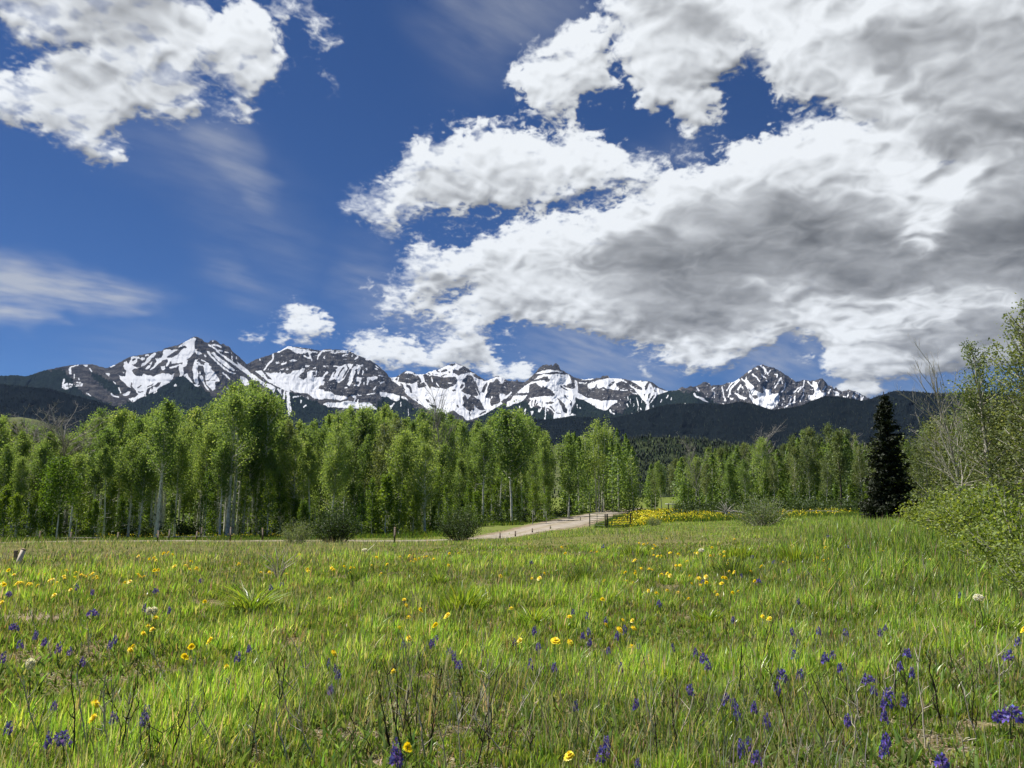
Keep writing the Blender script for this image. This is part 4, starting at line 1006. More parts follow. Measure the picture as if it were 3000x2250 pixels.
def make_aspen(seed,H,R,base,nclump,nleaf,size,trunks=1,lean=.03,leafmat=None,trunk_r=.11,sparse=.0,spread=.34,bare_limbs=0,name='aspen_tree',bark=None,loc=None,lower=0.15,young=False):
    rg=np.random.default_rng(seed);tr=MB();C=[];
    for q in range(trunks):
        hq=H*(1-.12*q*rg.random());n=12;t=np.linspace(0,1,n)
        off=np.array([0,0]) if trunks==1 else rg.normal(size=2)*.28*(1+.2*trunks)
        wob=np.cumsum(rg.normal(size=(n,2))*hq*.006,0);ln=rg.normal(size=2)*lean*hq
        if trunks>1:ln=off*.9+ln*.5
        P=np.stack([off[0]+ln[0]*t+wob[:,0]*t,off[1]+ln[1]*t+wob[:,1]*t,-.25+t*(hq*.97+.25)],1)
        rad=trunk_r*(hq/12)*(1-.86*t)*(1+.35*np.exp(-t*22));tr.tube(P,np.maximum(rad,.008),7)
        nb=int(nclump/trunks)
        for b in range(nb):
            tb=base+(1-base)*(rg.random()**.85)*.97
            if tb>.97:tb=.97
            k=tb*(n-1);i=min(int(k),n-2);o=P[i]+(P[i+1]-P[i])*(k-i)
            u=(tb-base)/(1-base)
            env=R*(math.sin(math.pi*min(1,(u*.84+.16)))**.7)*(1.08-.42*u)*(.45+.65*rg.random())
            if young:env=R*(1-u*.8)*(.5+.6*rg.random())
            a=rg.random()*6.283;up=.35+.9*rg.random()+.5*u
            e=o+np.array([math.cos(a)*env,math.sin(a)*env,env*up])
            m=(o+e)/2+np.array([0,0,-.06*env])
            if rg.random()<.8:tr.tube([o,m,e],[max(.012,.045*(1-tb*.6)*H/12),.02*H/12+.004,.005],4)
            C.append((o,m,e,env))
        for b in range(bare_limbs):
            tb=base*rg.uniform(.3,1.1);k=tb*(n-1);i=min(int(k),n-2);o=P[i]+(P[i+1]-P[i])*(k-i);a=rg.random()*6.283;l=rg.uniform(.4,1.4)
            e=o+np.array([math.cos(a)*l,math.sin(a)*l,l*rg.uniform(-.3,.3)]);tr.tube([o,(o+e)/2+np.array([0,0,rg.normal()*.05]),e],[.022,.014,.005],4)
    pts=[];tn=[]
    per=int(nleaf/len(C))
    for o,m,e,env in C:
        n=int(per*rg.uniform(.35,1.6)*min(1.7,.25+1.5*env/R)*(1 if rg.random()>sparse else .25))
        s=rg.random(n)**.7;s=.25+.8*s;s=s[:,None]
        q=(1-s)*(1-s)*o+2*s*(1-s)*m+s*s*e
        q=q+rg.normal(size=(n,3))*np.array([spread*.9,spread*.9,spread*1.5])*(.35+.65*env/R)*(R/1.8)**.5
        pts.append(q);tn.append(np.clip(rg.normal(.45+rg.normal()*.14,.2,n),0,1))
    Pp=np.concatenate(pts);T=np.concatenate(tn)
    Pp[:,2]=np.maximum(Pp[:,2],H*lower)
    sz=size*rg.uniform(.6,1.35,len(Pp));V,F=leaves(Pp,sz,rg,.8)
    root=empty(name,(0,0,0));obj('trunk',tr.mesh('trunk',bark or BARK,True),root)
    obj('crown',mkmesh('crown',V,F,leafmat or ASPEN_LEAF,{'tint':np.repeat(T,4)}),root)
    root['hgt']=H;return root
def make_dead(seed,H,name='dead_tree',spread=.5,nb=26,r0=.09,bark=None):
    rg=np.random.default_rng(seed);mb=MB();br=MB()
    def grow(t,o,d,l,r,depth):
        n=5;P=[o];
        for i in range(n):
            d=d+rg.normal(size=3)*.13;d[2]+=.05;d/=np.linalg.norm(d);P.append(P[-1]+d*l/n)
        (mb if depth==0 else br).tube(P,np.linspace(r,r*.45 if depth<3 else .004,n+1),6 if depth<2 else 4)
        if depth>=3:return
        k=[7,5,4][depth] if depth else nb
        for _ in range(k):
            u=rg.uniform(.18 if depth else .22,1);i=min(int(u*n),n-1);p=P[i]+(P[i+1]-P[i])*(u*n-i)
            a=rg.normal(size=3);a-=a@d*d;a/=np.linalg.norm(a)+1e-9;nd=d*rg.uniform(.5,1.0)+a*spread*rg.uniform(.7,1.4);nd[2]+=.12;nd/=np.linalg.norm(nd)
            grow(t,p,nd,l*rg.uniform(.28,.5)*(1.25-u*.6),r*.42*(1.1-u*.5),depth+1)
    grow(0,np.array([0,0,-.2]),np.array([0,0,1.]),H,r0,0)
    root=empty(name,(0,0,0));obj('trunk',mb.mesh('trunk',bark or GREYTWIG,True),root);obj('branches',br.mesh('branches',bark or GREYTWIG,True),root);root['hgt']=H;return root
def make_spruce(seed,H,R):
    rg=np.random.default_rng(seed);tr=MB();tr.tube([[0,0,-.2],[0,0,H*.5],[0,0,H]],[.17,.1,.02],8);PT=[];T=[]
    z=.25;br=MB()
    while z<H*.985:
        u=z/H;rr=R*(1-u)**.62*(1-.25*math.exp(-u*18))*rg.uniform(.8,1.08);n=int(9+9*(1-u))
        for k in range(n):
            a=rg.random()*6.283;l=rr*rg.uniform(.5,1.3);m=int(l*95)+12;s=rg.random(m)**.65
            dz=-.22*l*s+.16*l*s*s*1.4
            w=.17*(1-s*.55)*(.4+l/R)
            p=np.stack([math.cos(a)*l*s+rg.normal(size=m)*w,math.sin(a)*l*s+rg.normal(size=m)*w,z+dz-np.abs(rg.normal(size=m))*.10],1);PT.append(p)
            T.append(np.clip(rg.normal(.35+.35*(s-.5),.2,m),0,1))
            if k%2==0:br.tube([[0,0,z],[math.cos(a)*l*.5,math.sin(a)*l*.5,z-.1*l],[math.cos(a)*l*.95,math.sin(a)*l*.95,z-.02*l]],[.025,.015,.004],3)
        z+=.16+.10*rg.random()
    P=np.concatenate(PT);T=np.concatenate(T);V,F=leaves(P,.17*rg.uniform(.6,1.3,len(P)),rg,.42,droop=.25)
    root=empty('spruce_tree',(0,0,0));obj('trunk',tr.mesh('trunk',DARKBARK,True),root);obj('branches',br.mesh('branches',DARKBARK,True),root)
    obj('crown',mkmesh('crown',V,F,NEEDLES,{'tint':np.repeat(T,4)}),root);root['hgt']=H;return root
def make_bush(seed,W,H,nst,nleaf,size,leafmat,name='willow_bush',bark=None,loose=.12,flat=1.0):
    rg=np.random.default_rng(seed);st=MB();pts=[];T=[]
    for k in range(nst):
        a=rg.random()*6.283;q=rg.random()**.6;top=np.array([math.cos(a)*W/2*q,math.sin(a)*W/2*q*flat,H*math.sqrt(max(.06,1-(q*.93)**2.4))*rg.uniform(.55,1.15)])
        o=np.array([math.cos(a)*W*.10*q,math.sin(a)*W*.10*q,-.05]);m=(o+top)/2+rg.normal(size=3)*.07*W;m[2]+=.1*H
        m[:2]=o[:2]*.35+top[:2]*.65+rg.normal(size=2)*.05
        t=np.linspace(0,1,6)[:,None];P=(1-t)**2*o+2*t*(1-t)*m+t*t*top;st.tube(P,np.linspace(.014,.003,6)*(H/1.2)**.5,4)
        n=int(nleaf/nst*rg.uniform(.5,1.4));s=(.22+.8*rg.random(n))[:,None];c=(1-s)**2*o+2*s*(1-s)*m+s*s*top+rg.normal(size=(n,3))*loose
        pts.append(c);T.append(np.clip(rg.normal(.45+.15*rg.normal(),.2,n),0,1))
    P=np.concatenate(pts);P[:,2]=np.maximum(P[:,2],.03);T=np.concatenate(T);V,F=leaves(P,size*rg.uniform(.6,1.4,len(P)),rg,.55)
    root=empty(name,(0,0,0));obj('stems',st.mesh('stems',bark or DARKBARK,True),root);obj('foliage',mkmesh('foliage',V,F,leafmat,{'tint':np.repeat(T,4)}),root);root['hgt']=H;return root
def place(src,used,x,y,z,rz,s,label,cat,group=None):
    if src.name in used:o=copy_thing(src,(x,y,z),rz,s)
    else:
        used.add(src.name);o=src;o.location=(x,y,z);o.rotation_euler=(0,0,rz);o.scale=(s,s,s) if not hasattr(s,'__len__') else s
    if 'group' in o:del o['group']
    return tag(o,label,cat,group)
TOP=[(-300,1200),(0,1212),(60,1212),(130,1262),(210,1275),(240,1222),(290,1200),(330,1188),(400,1200),(460,1165),(520,1182),(570,1178),(600,1200),(640,1150),(680,1115),(740,1120),(790,1160),(830,1205),(860,1235),(900,1225),(960,1195),(1020,1190),(1100,1172),(1150,1195),(1200,1212),(1260,1203),(1330,1213),(1380,1228),(1450,1208),(1490,1190),(1530,1203),(1580,1225),(1600,1262),(1636,1335),(1660,1270),(1690,1248),(1720,1262),(1750,1218),(1800,1235),(1850,1262),(1875,1320),(1900,1345),(1980,1340),(2040,1310),(2070,1296),(2130,1298),(2190,1290),(2250,1268),(2300,1290),(2355,1236),(2400,1268),(2445,1242),(2490,1262),(2560,1285),(2650,1275),(2700,1290),(2760,1215),(2900,1195),(3300,1190)]
def topy(px):return float(np.interp(px,[p[0] for p in TOP],[p[1] for p in TOP]))
def build_forest():
    rg=np.random.default_rng(77);used=set()
    pro=[make_aspen(100+i,H,R,b,nc,8000,.15,trunk_r=tr,bare_limbs=bl) for i,(H,R,b,nc,tr,bl) in enumerate([(13,1.9,.20,96,.12,4),(14,1.6,.27,88,.11,6),(12,2.0,.14,100,.11,3),(15,1.8,.32,88,.13,7),(11,1.7,.10,90,.10,3),(13,1.5,.18,80,.09,4),(12.5,2.1,.24,100,.13,5),(13,1.8,.42,76,.15,9),(14,1.6,.48,70,.14,10),(12,1.9,.38,76,.13,8)])]
    oli=[make_aspen(200+i,H,R,b,nc,6000,.17,trunk_r=tr,bare_limbs=8,leafmat=OLIVE_LEAF,sparse=.25) for i,(H,R,b,nc,tr) in enumerate([(13,1.9,.20,80,.08),(12,1.7,.28,74,.07),(13,2.1,.15,84,.09),(14,1.8,.32,76,.08)])]
    yng=[make_aspen(300+i,H,R,.10,50,2600,.15,trunk_r=.05*13/H,leafmat=YOUNG_LEAF,young=True,lower=.07,name='young_aspen',spread=.30) for i,(H,R) in enumerate([(5,1.1),(6.5,1.15),(4.2,.95),(7.5,1.3)])]
    # landmark trees of the left stand
    def put(src,px,r,top,label,group=None,w=1.0,cat='tree',rz=None):
        x,y,z=polar(px,r);h=height_for(px,top,r,z);s=h/src['hgt'];return place(src,used,x,y,z-.05,rz if rz is not None else rg.random()*6.28,(s*w,s*w,s),label,cat,group)
    big=make_aspen(401,15,2.3,.42,80,6500,.19,trunk_r=.19,bare_limbs=9,lean=.02)
    put(big,462,74,1168,'thick pale trunked aspen with a long bare limb, left of the tallest aspen')
    b2=make_aspen(402,17,2.5,.38,90,7500,.19,trunks=3,trunk_r=.15,bare_limbs=4,lean=.015)
    put(b2,668,76,1108,'tallest aspen of the stand, three white stems rising above the others against the snow')
    b3=make_aspen(403,16,2.2,.40,80,6000,.19,trunks=2,trunk_r=.14,bare_limbs=4)
    put(b3,762,82,1122,'tall twin stemmed aspen just right of the tallest one')
    b4=make_aspen(404,14,2.9,.36,120,11000,.19,trunks=6,trunk_r=.10,bare_limbs=2,lean=.01)
    put(b4,1755,128,1228,'broad clump of aspens with five bare stems beside the far end of the road')
    b5=make_aspen(405,11,1.9,.20,70,6500,.17,trunk_r=.12,bare_limbs=1)
    put(b5,1665,100,1262,'rounded bright aspen at the right end of the left stand')
    put(make_aspen(406,7,1.5,.30,56,4200,.15,trunk_r=.11,leafmat=YOUNG_LEAF),170,68,1335,'short bright yellow green aspen in front of the left stand',w=1.05)
    put(make_aspen(407,9,1.9,.35,70,5500,.17,trunk_r=.11),1500,84,1196,'dark dense aspen crown left of the notch in the stand')
    dt=make_aspen(408,10,1.5,.32,56,3800,.17,trunk_r=.17,bark=DARKBARK,leafmat=OLIVE_LEAF,bare_limbs=5)
    put(dt,2466,92,1250,'aspen with a thick dark trunk left of the spruce')
    dead=make_dead(31,10);put(dead,1290,96,1158,'bare dead tree sticking out above the aspens before the snow bowl',w=.8)
    dead2=make_dead(32,9,spread=.8,nb=34);put(dead2,190,90,1222,'leafless grey crowned tree at the left edge of the stand',w=1.5)
    put(dead2,130,96,1232,'leafless grey tree with tangled twigs, the leftmost bare one',w=1.4)
    put(dead,2195,120,1268,'leafless grey tree in the stand right of the yellow flowers',w=1.3)
    put(dead,2052,110,1300,'thin bare snag at the left end of the right stand',w=.8)
    put(dead2,2560,128,1290,'bare grey tree just left of the spruce',w=1.0)
    def zone(px,row):
        Z=[(300,'the left end of the stand'),(600,'the thick pale trunk'),(860,'the tallest aspen'),(1180,'the first dark willow bush'),(1450,'the second dark willow bush'),(1900,'the dirt road')] if px<1900 else [(2180,'the yellow flower field'),(2440,'the middle of the right stand'),(3400,'the dark spruce')]
        for a,n in Z:
            if px<a:return ('%s aspen near %s, in the %s row')%(('slim white stemmed' if px<1900 else 'grey green thin stemmed'),n,row)
    # rows of the left stand, from the edge backwards
    for row,r0,n,hf in (('front',78,40,(.62,.95)),('second',88,46,(.82,1.0)),('third',101,46,(.88,1.0)),('hindmost',120,44,(.97,1.05))):
        for k in range(n):
            px=-160+(1900+160)*(k+rg.uniform(.05,.95))/n
            r=r0+rg.uniform(-4,5)+(26 if px>1700 else 14 if px>1500 else 6 if px>1300 else 0)
            if abs(px-1637)<26 or (px>1830 and r<130):continue
            x,y,z=polar(px,r)
            if road_dist([x],[y])[0]<4.5:continue
            tp=topy(px);hh=height_for(px,tp,r,z)*rg.uniform(*hf)
            if row=='hindmost' and px>1560:hh*=.9
            src=pro[rg.integers(len(pro))] if rg.random()>.1 else oli[rg.integers(len(oli))]
            if px<800 and row in ('front','second'):src=pro[int(rg.choice([7,8,9]))]
            s=hh/src['hgt'];place(src,used,x,y,z-.05,rg.random()*6.28,(s*rg.uniform(.85,1.1),)*2+(s,),zone(px,row),'tree','aspens of the left stand')
    for row,r0,n,hf in (('front',112,24,(.7,.98)),('second',124,26,(.86,1.0)),('hindmost',140,30,(.93,1.03))):
        for k in range(n):
            px=1905+(3120-1905)*(k+rg.uniform(.05,.95))/n;r=r0+rg.uniform(-5,6)
            if 1900<px<1990 and r<122:continue
            x,y,z=polar(px,r)
            if road_dist([x],[y])[0]<5:continue
            hh=height_for(px,topy(px),r,z)*rg.uniform(*hf)
            src=oli[rg.integers(len(oli))] if rg.random()>.35 else pro[rg.integers(len(pro))]
            s=hh/src['hgt'];place(src,used,x,y,z-.05,rg.random()*6.28,(s*rg.uniform(.85,1.1),)*2+(s,),zone(px,row),'tree','aspens of the right stand')
    # young growth along the forest edge
    def yl(px):
        for a,n in ((600,'below the thick pale trunk'),(1000,'behind the first dark willow bush'),(1450,'behind the second dark willow bush'),(1900,'along the dirt road'),(4000,'at the foot of the right stand')):
            if px<a:return 'leafy yellow green young aspen '+n
    for k in range(84):
        px=-50+2650*(k+rg.uniform(0,1))/84;
        if 380<px<720 and rg.random()<.6:continue
        r=(77 if px<1300 else 86 if px<1650 else 112)+rg.uniform(-3,6);x,y,z=polar(px,r)
        if road_dist([x],[y])[0]<5 or 1800<px<1990:continue
        src=yng[rg.integers(4)];s=rg.uniform(.5,1.0)*(.9 if px<1900 else .75);place(src,used,x,y,z-.03,rg.random()*6.28,s,yl(px),'tree','young aspens along the forest edge')
    # a big young clump right of the first bush (centre of the picture)
    for px,tp in ((1090,1400),(1130,1385),(1165,1420),(1060,1440),(1210,1440),(1320,1420),(1370,1405),(1400,1440),(880,1460),(1560,1400),(1600,1420)):
        put(yng[rg.integers(4)],px,73+rg.uniform(-2,3),tp,yl(px),'young aspens along the forest edge',w=1.1)
    # spruce
    x,y,z=polar(2612,44);h=height_for(2612,1143,44,z);put(make_spruce(9,h,1.30),2612,44,1143,'tall dark spruce standing alone at the meadow edge',rz=0)
    # right hand side: tall sparse trees, bare tree, screen of young trees
    rt=make_aspen(501,7,1.35,.30,90,8000,.075,trunks=2,trunk_r=.16,leafmat=OLIVE_LEAF,sparse=.45,spread=.22,bare_limbs=12,lower=.1,name='cottonwood_tree',bark=GREYTWIG)
    put(rt,2905,25,985,'slender sparse leaved tree right of the bare tree','tall trees at the right edge')
    put(rt,3040,23,868,'tallest leafy tree, cut by the right edge of the view','tall trees at the right edge',rz=2.2,w=1.0)
    put(rt,3150,26,900,'leafy tree beyond the right edge of the view','tall trees at the right edge',rz=4.2,w=1.0)
    bt=make_dead(36,7.2,spread=.36,nb=34,r0=.055);put(bt,2820,28,1085,'leafless grey tree with upswept branches rising over the willows',rz=1.0,w=1.05)
    sc_=make_aspen(502,5,1.3,.12,76,6800,.085,trunk_r=.14,leafmat=DULL_LEAF,sparse=.3,spread=.28,bare_limbs=9,lower=.06,name='young_cottonwood',bark=GREYTWIG)
    sc2_=make_aspen(503,4.5,1.5,.10,76,6200,.085,trunk_r=.14,leafmat=DULL_LEAF,sparse=.35,spread=.3,bare_limbs=12,lower=.06,name='young_cottonwood',bark=GREYTWIG)
    L=['grey green bushy tree directly right of the spruce','grey green young tree second from the spruce','grey green bushy tree under the bare tree','spreading young tree behind the bright willows','young tree with pale stems at the right edge','twiggy young tree below the tallest leafy tree','low twiggy tree right of the bare tree','small tree between the bare tree and the slender tree']
    for k,(px,r,tp) in enumerate(((2712,48,1262),(2765,42,1232),(2825,37,1212),(2895,31,1205),(2985,25,1175),(3060,22,1150),(2940,28,1235),(2870,40,1196))):
        put((sc_,sc2_)[k%2],px,r,tp,L[k],'grey green trees behind the willows',w=1.15)
    # willow bushes
    wb=make_bush(601,2.0,1.25,60,6500,.055,WILLOW_LEAF)
    def bush(src,px,row,wpx,hpx,label,group=None,r=None):
        x,y,z,rr=hit(px,row)
        if r:rr=r;x,y,z=polar(px,r)
        w=wpx/F_PX*rr*1.0;h=hpx/F_PX*rr*1.0;return place(src,used,x,y,z,rg.random()*6.28,(w/2.0,w/2.0,h/1.25),label,'bush',group)
    bush(wb,985,1590,170,100,'rounded dark green willow bush left of the road, the left one of two','dark willow bushes',r=36)
    bush(wb,1347,1592,155,92,'rounded dark green willow bush beside the dirt road','dark willow bushes',r=34)
    wb2=make_bush(602,2.0,1.25,50,3800,.06,OLIVE_LEAF,bark=GREYTWIG)
    bush(wb2,872,1604,110,62,'small straggly light green bush left of the dark willows','light straggly bushes',r=32)
    bush(wb2,2230,1570,180,78,'low spreading green bush below the yellow flowers','light straggly bushes',r=30)
    bush(wb2,1915,1560,50,26,'tiny bush at the near edge of the yellow flowers','light straggly bushes',r=45)
    # bright willow thicket on the right
    w1=make_bush(611,2.0,1.4,44,3300,.074,BRIGHT_WILLOW,bark=GREYTWIG,loose=.10);w2=make_bush(612,2.2,1.3,40,3000,.074,BRIGHT_WILLOW,bark=GREYTWIG,loose=.12)
    nm=['leftmost bright yellow green willow, just right of the spruce foot','bright willow second from the spruce','tall bright willow in the middle of the thicket','bright willow in front of the thicket','rightmost bright willow at the edge of the view','bright willow behind the rightmost one','low dull willow at the front foot of the thicket','bright willow under the bare tree','small willow shoot at the near right of the thicket']
    for k,(px,r,tp,w) in enumerate(((2715,18,1440,.62),(2785,16,1450,.6),(2865,13.5,1425,.68),(2870,11,1530,.45),(2995,10,1450,.62),(2950,13,1405,.66),(2945,9.2,1590,.36),(2810,20,1410,.72),(3030,8,1600,.36))):
        x,y,z=polar(px,r);h=height_for(px,tp,r,z);s=h/1.4;place((w1,w2)[k%2],used,x,y,z,rg.random()*6.28,(max(s,w)*1.05,max(s,w)*1.05,s),nm[k],'bush','bright willows on the right')
    # dead wood on the forest floor
    lg=MB();lg.tube([[-2.2,0,.16],[-.7,.1,.2],[1,0,.16],[2.3,.15,.1]],[.03,.05,.06,.07],8);lg.tube([[-.5,.1,.2],[-.8,.3,.7]],[.03,.01],4);lg.tube([[.6,0,.2],[.9,-.2,.55]],[.03,.01],4)
    log=tag(obj('fallen_log',lg.mesh('fallen_log',GREYTWIG,True)));log['hgt']=1
    for k,(px,r,rz,lb) in enumerate(((235,71,.15,'pale fallen log left of the thick pale trunk'),(285,75,-.1,'pale fallen log behind the first one'),(90,76,.3,'pale fallen log at the left end of the stand'),(540,71,.05,'grey fallen log right of the thick pale trunk'),(600,72,-.15,'grey log lying before the tallest aspen'),(2330,84,.1,'pale log lying in the flowers before the right stand'),(2410,80,-.2,'short pale log left of the dark trunked aspen'),(2300,76,.25,'grey log beside the fallen brush'),(1640,92,.0,'grey log at the foot of the left stand by the road'))):
        x,y,z=polar(px,r);o=log if k==0 else copy_thing(log,(x,y,z),0,1);o.location=(x,y,z);o.rotation_euler=(0,0,rz);o.scale=(.7,)*3;tag(o,lb,'log','fallen logs on the forest floor')
build_forest()

def build_back_wood():
    """the depth of the aspen wood behind the hindmost trees one can tell apart"""
    rg=np.random.default_rng(55);C=[];T=[];tr=MB();n=460
    for k in range(n):
        px=rg.uniform(-260,3250);r=rg.uniform(118,165)
        if 1610<px<1660 or 1860<px<2000 and r<160:continue
        x,y,z=polar(px,r);h=height_for(px,topy(px)+8,r,z)*rg.uniform(.78,.98);h=min(h,22);R=rg.uniform(1.5,2.3)
        m=1100;u=rg.random(m);env=R*(1.15-.55*u)*np.sin(math.pi*np.clip(u*.84+.16,0,1))**.7;a=rg.random(m)*6.28;q=rg.random(m)**.5
        C.append(np.stack([x+np.cos(a)*env*q,y+np.sin(a)*env*q,z+h*(.02+.98*u)],1));T.append(np.clip(rg.normal(.4+.1*rg.normal(),.2,m),0,1));tr.tube([[x,y,z-.2],[x+rg.normal()*.2,y,z+h*.9]],[.13,.04],4)
    P=np.concatenate(C);V,F=leaves(P,.33*rg.uniform(.6,1.3,len(P)),rg,.8);t=np.repeat(np.concatenate(T),4)
    o=tag(obj('aspen_wood',mkmesh('aspen_wood',V,F,ASPEN_LEAF,{'tint':t})),'far depth of the aspen wood seen between the trees',None,None,'stuff')
    tag(obj('wood_trunks',tr.mesh('wood_trunks',BARK,True),o),kind='stuff')
    # low shrubs added under the stand, coloured dark as its inner shade
    n=520;C=[];T=[]
    for k in range(n):
        px=rg.uniform(-200,3200);r=rg.uniform(80,128);x,y,z=polar(px,r)
        if road_dist([x],[y])[0]<5 or 1840<px<1990:continue
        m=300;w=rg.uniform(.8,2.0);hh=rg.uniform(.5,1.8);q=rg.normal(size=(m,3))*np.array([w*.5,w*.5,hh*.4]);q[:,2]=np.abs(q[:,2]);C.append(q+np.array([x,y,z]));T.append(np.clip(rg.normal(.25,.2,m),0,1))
    P=np.concatenate(C);V,F=leaves(P,.22*rg.uniform(.6,1.3,len(P)),rg,.8);tag(obj('shrubbery',mkmesh('shrubbery',V,F,WILLOW_LEAF,{'tint':np.repeat(np.concatenate(T),4)})),'low shrubbery added dark to deepen the shade inside the aspen wood',None,None,'stuff')
build_back_wood()
# ---------------------------------------------------------------- meadow grass (uncountable) as one mesh of single blades
def vcol_mat(name,trans=.45,gloss=.03):
    m,N,L=mat(name);at=attr_node(N,'col');d=N('ShaderNodeBsdfDiffuse');t=N('ShaderNodeBsdfTranslucent');L(at.outputs['Color'],d.inputs[0])
    tc=N('ShaderNodeMix');tc.data_type='RGBA';tc.blend_type='MULTIPLY';tc.inputs['Factor'].default_value=1;L(at.outputs['Color'],tc.inputs['A']);tc.inputs['B'].default_value=(1.2,1.15,.6,1);L(tc.outputs['Result'],t.inputs[0])
    mx=N('ShaderNodeMixShader');mx.inputs[0].default_value=trans;L(d.outputs[0],mx.inputs[1]);L(t.outputs[0],mx.inputs[2])
    g=N('ShaderNodeBsdfGlossy');g.inputs['Roughness'].default_value=.42;m2=N('ShaderNodeMixShader');m2.inputs[0].default_value=gloss;L(mx.outputs[0],m2.inputs[1]);L(g.outputs[0],m2.inputs[2])
    o=N('ShaderNodeOutputMaterial');L(m2.outputs[0],o.inputs[0]);return m
GRASS=vcol_mat('grass_blades',.5,.05)
def blades(X,Y,H,Wd,lean,azl,segs,C,Z=None,curl=1.6):
    """blade strips; C (n,3) base colours -> verts, faces, colours"""
    n=len(X);Z=ground(X,Y) if Z is None else Z;th=RG.random(n)*6.283;sx,sy=np.cos(th)*Wd*.5,np.sin(th)*Wd*.5
    V=np.zeros((n,2*segs+1,3));Cc=np.zeros((n,2*segs+1,3))
    for k in range(segs+1):
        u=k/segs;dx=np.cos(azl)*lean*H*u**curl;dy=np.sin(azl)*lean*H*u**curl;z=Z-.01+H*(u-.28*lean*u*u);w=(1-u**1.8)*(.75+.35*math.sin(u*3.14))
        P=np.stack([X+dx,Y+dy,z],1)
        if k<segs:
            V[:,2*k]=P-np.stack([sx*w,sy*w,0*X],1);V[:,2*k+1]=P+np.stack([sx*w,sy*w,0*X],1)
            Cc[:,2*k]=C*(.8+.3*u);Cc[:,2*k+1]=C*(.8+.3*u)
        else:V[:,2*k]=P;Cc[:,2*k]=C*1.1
    b=(np.arange(n)*(2*segs+1))[:,None];F=[]
    for k in range(segs-1):
        F.append(np.concatenate([b+2*k,b+2*k+1,b+2*k+3,b+2*k+2],1))
    T=np.concatenate([b+2*segs-2,b+2*segs-1,b+2*segs],1)
    return V.reshape(-1,3),(np.concatenate(F) if F else np.zeros((0,4),int)),T,Cc.reshape(-1,3)
RG=np.random.default_rng(2024)
def join(parts):
    V=[];F4=[];F3=[];C=[];n=0
    for v,f4,f3,c in parts:
        V.append(v);C.append(c);n0=n;n+=len(v)
        if len(f4):F4.append(f4+n0)
        if len(f3):F3.append(f3+n0)
    return np.concatenate(V),[np.concatenate(q) for q in (F4,F3) if q],np.concatenate(C)
def pal(n,cols,w):
    i=RG.choice(len(cols),n,p=np.array(w)/sum(w));c=np.array(cols)[i];return c*(.75+.5*RG.random((n,1)))*(1+.10*RG.normal(size=(n,3)))
G1=(.245,.385,.05);G2=(.35,.48,.075);G3=(.14,.235,.04);G4=(.48,.54,.19);STRAW=(.52,.45,.28);DRY=(.33,.27,.18);SAGE=(.23,.25,.16);GREY=(.40,.39,.33)
def scatter_polar(n,r0,r1,a0=-46,a1=46,pw=0.0):
    u=RG.random(n);r=np.exp(math.log(r0)+u*(math.log(r1)-math.log(r0)));a=np.radians(RG.uniform(a0,a1,n));return r*np.sin(a),r*np.cos(a),r,a
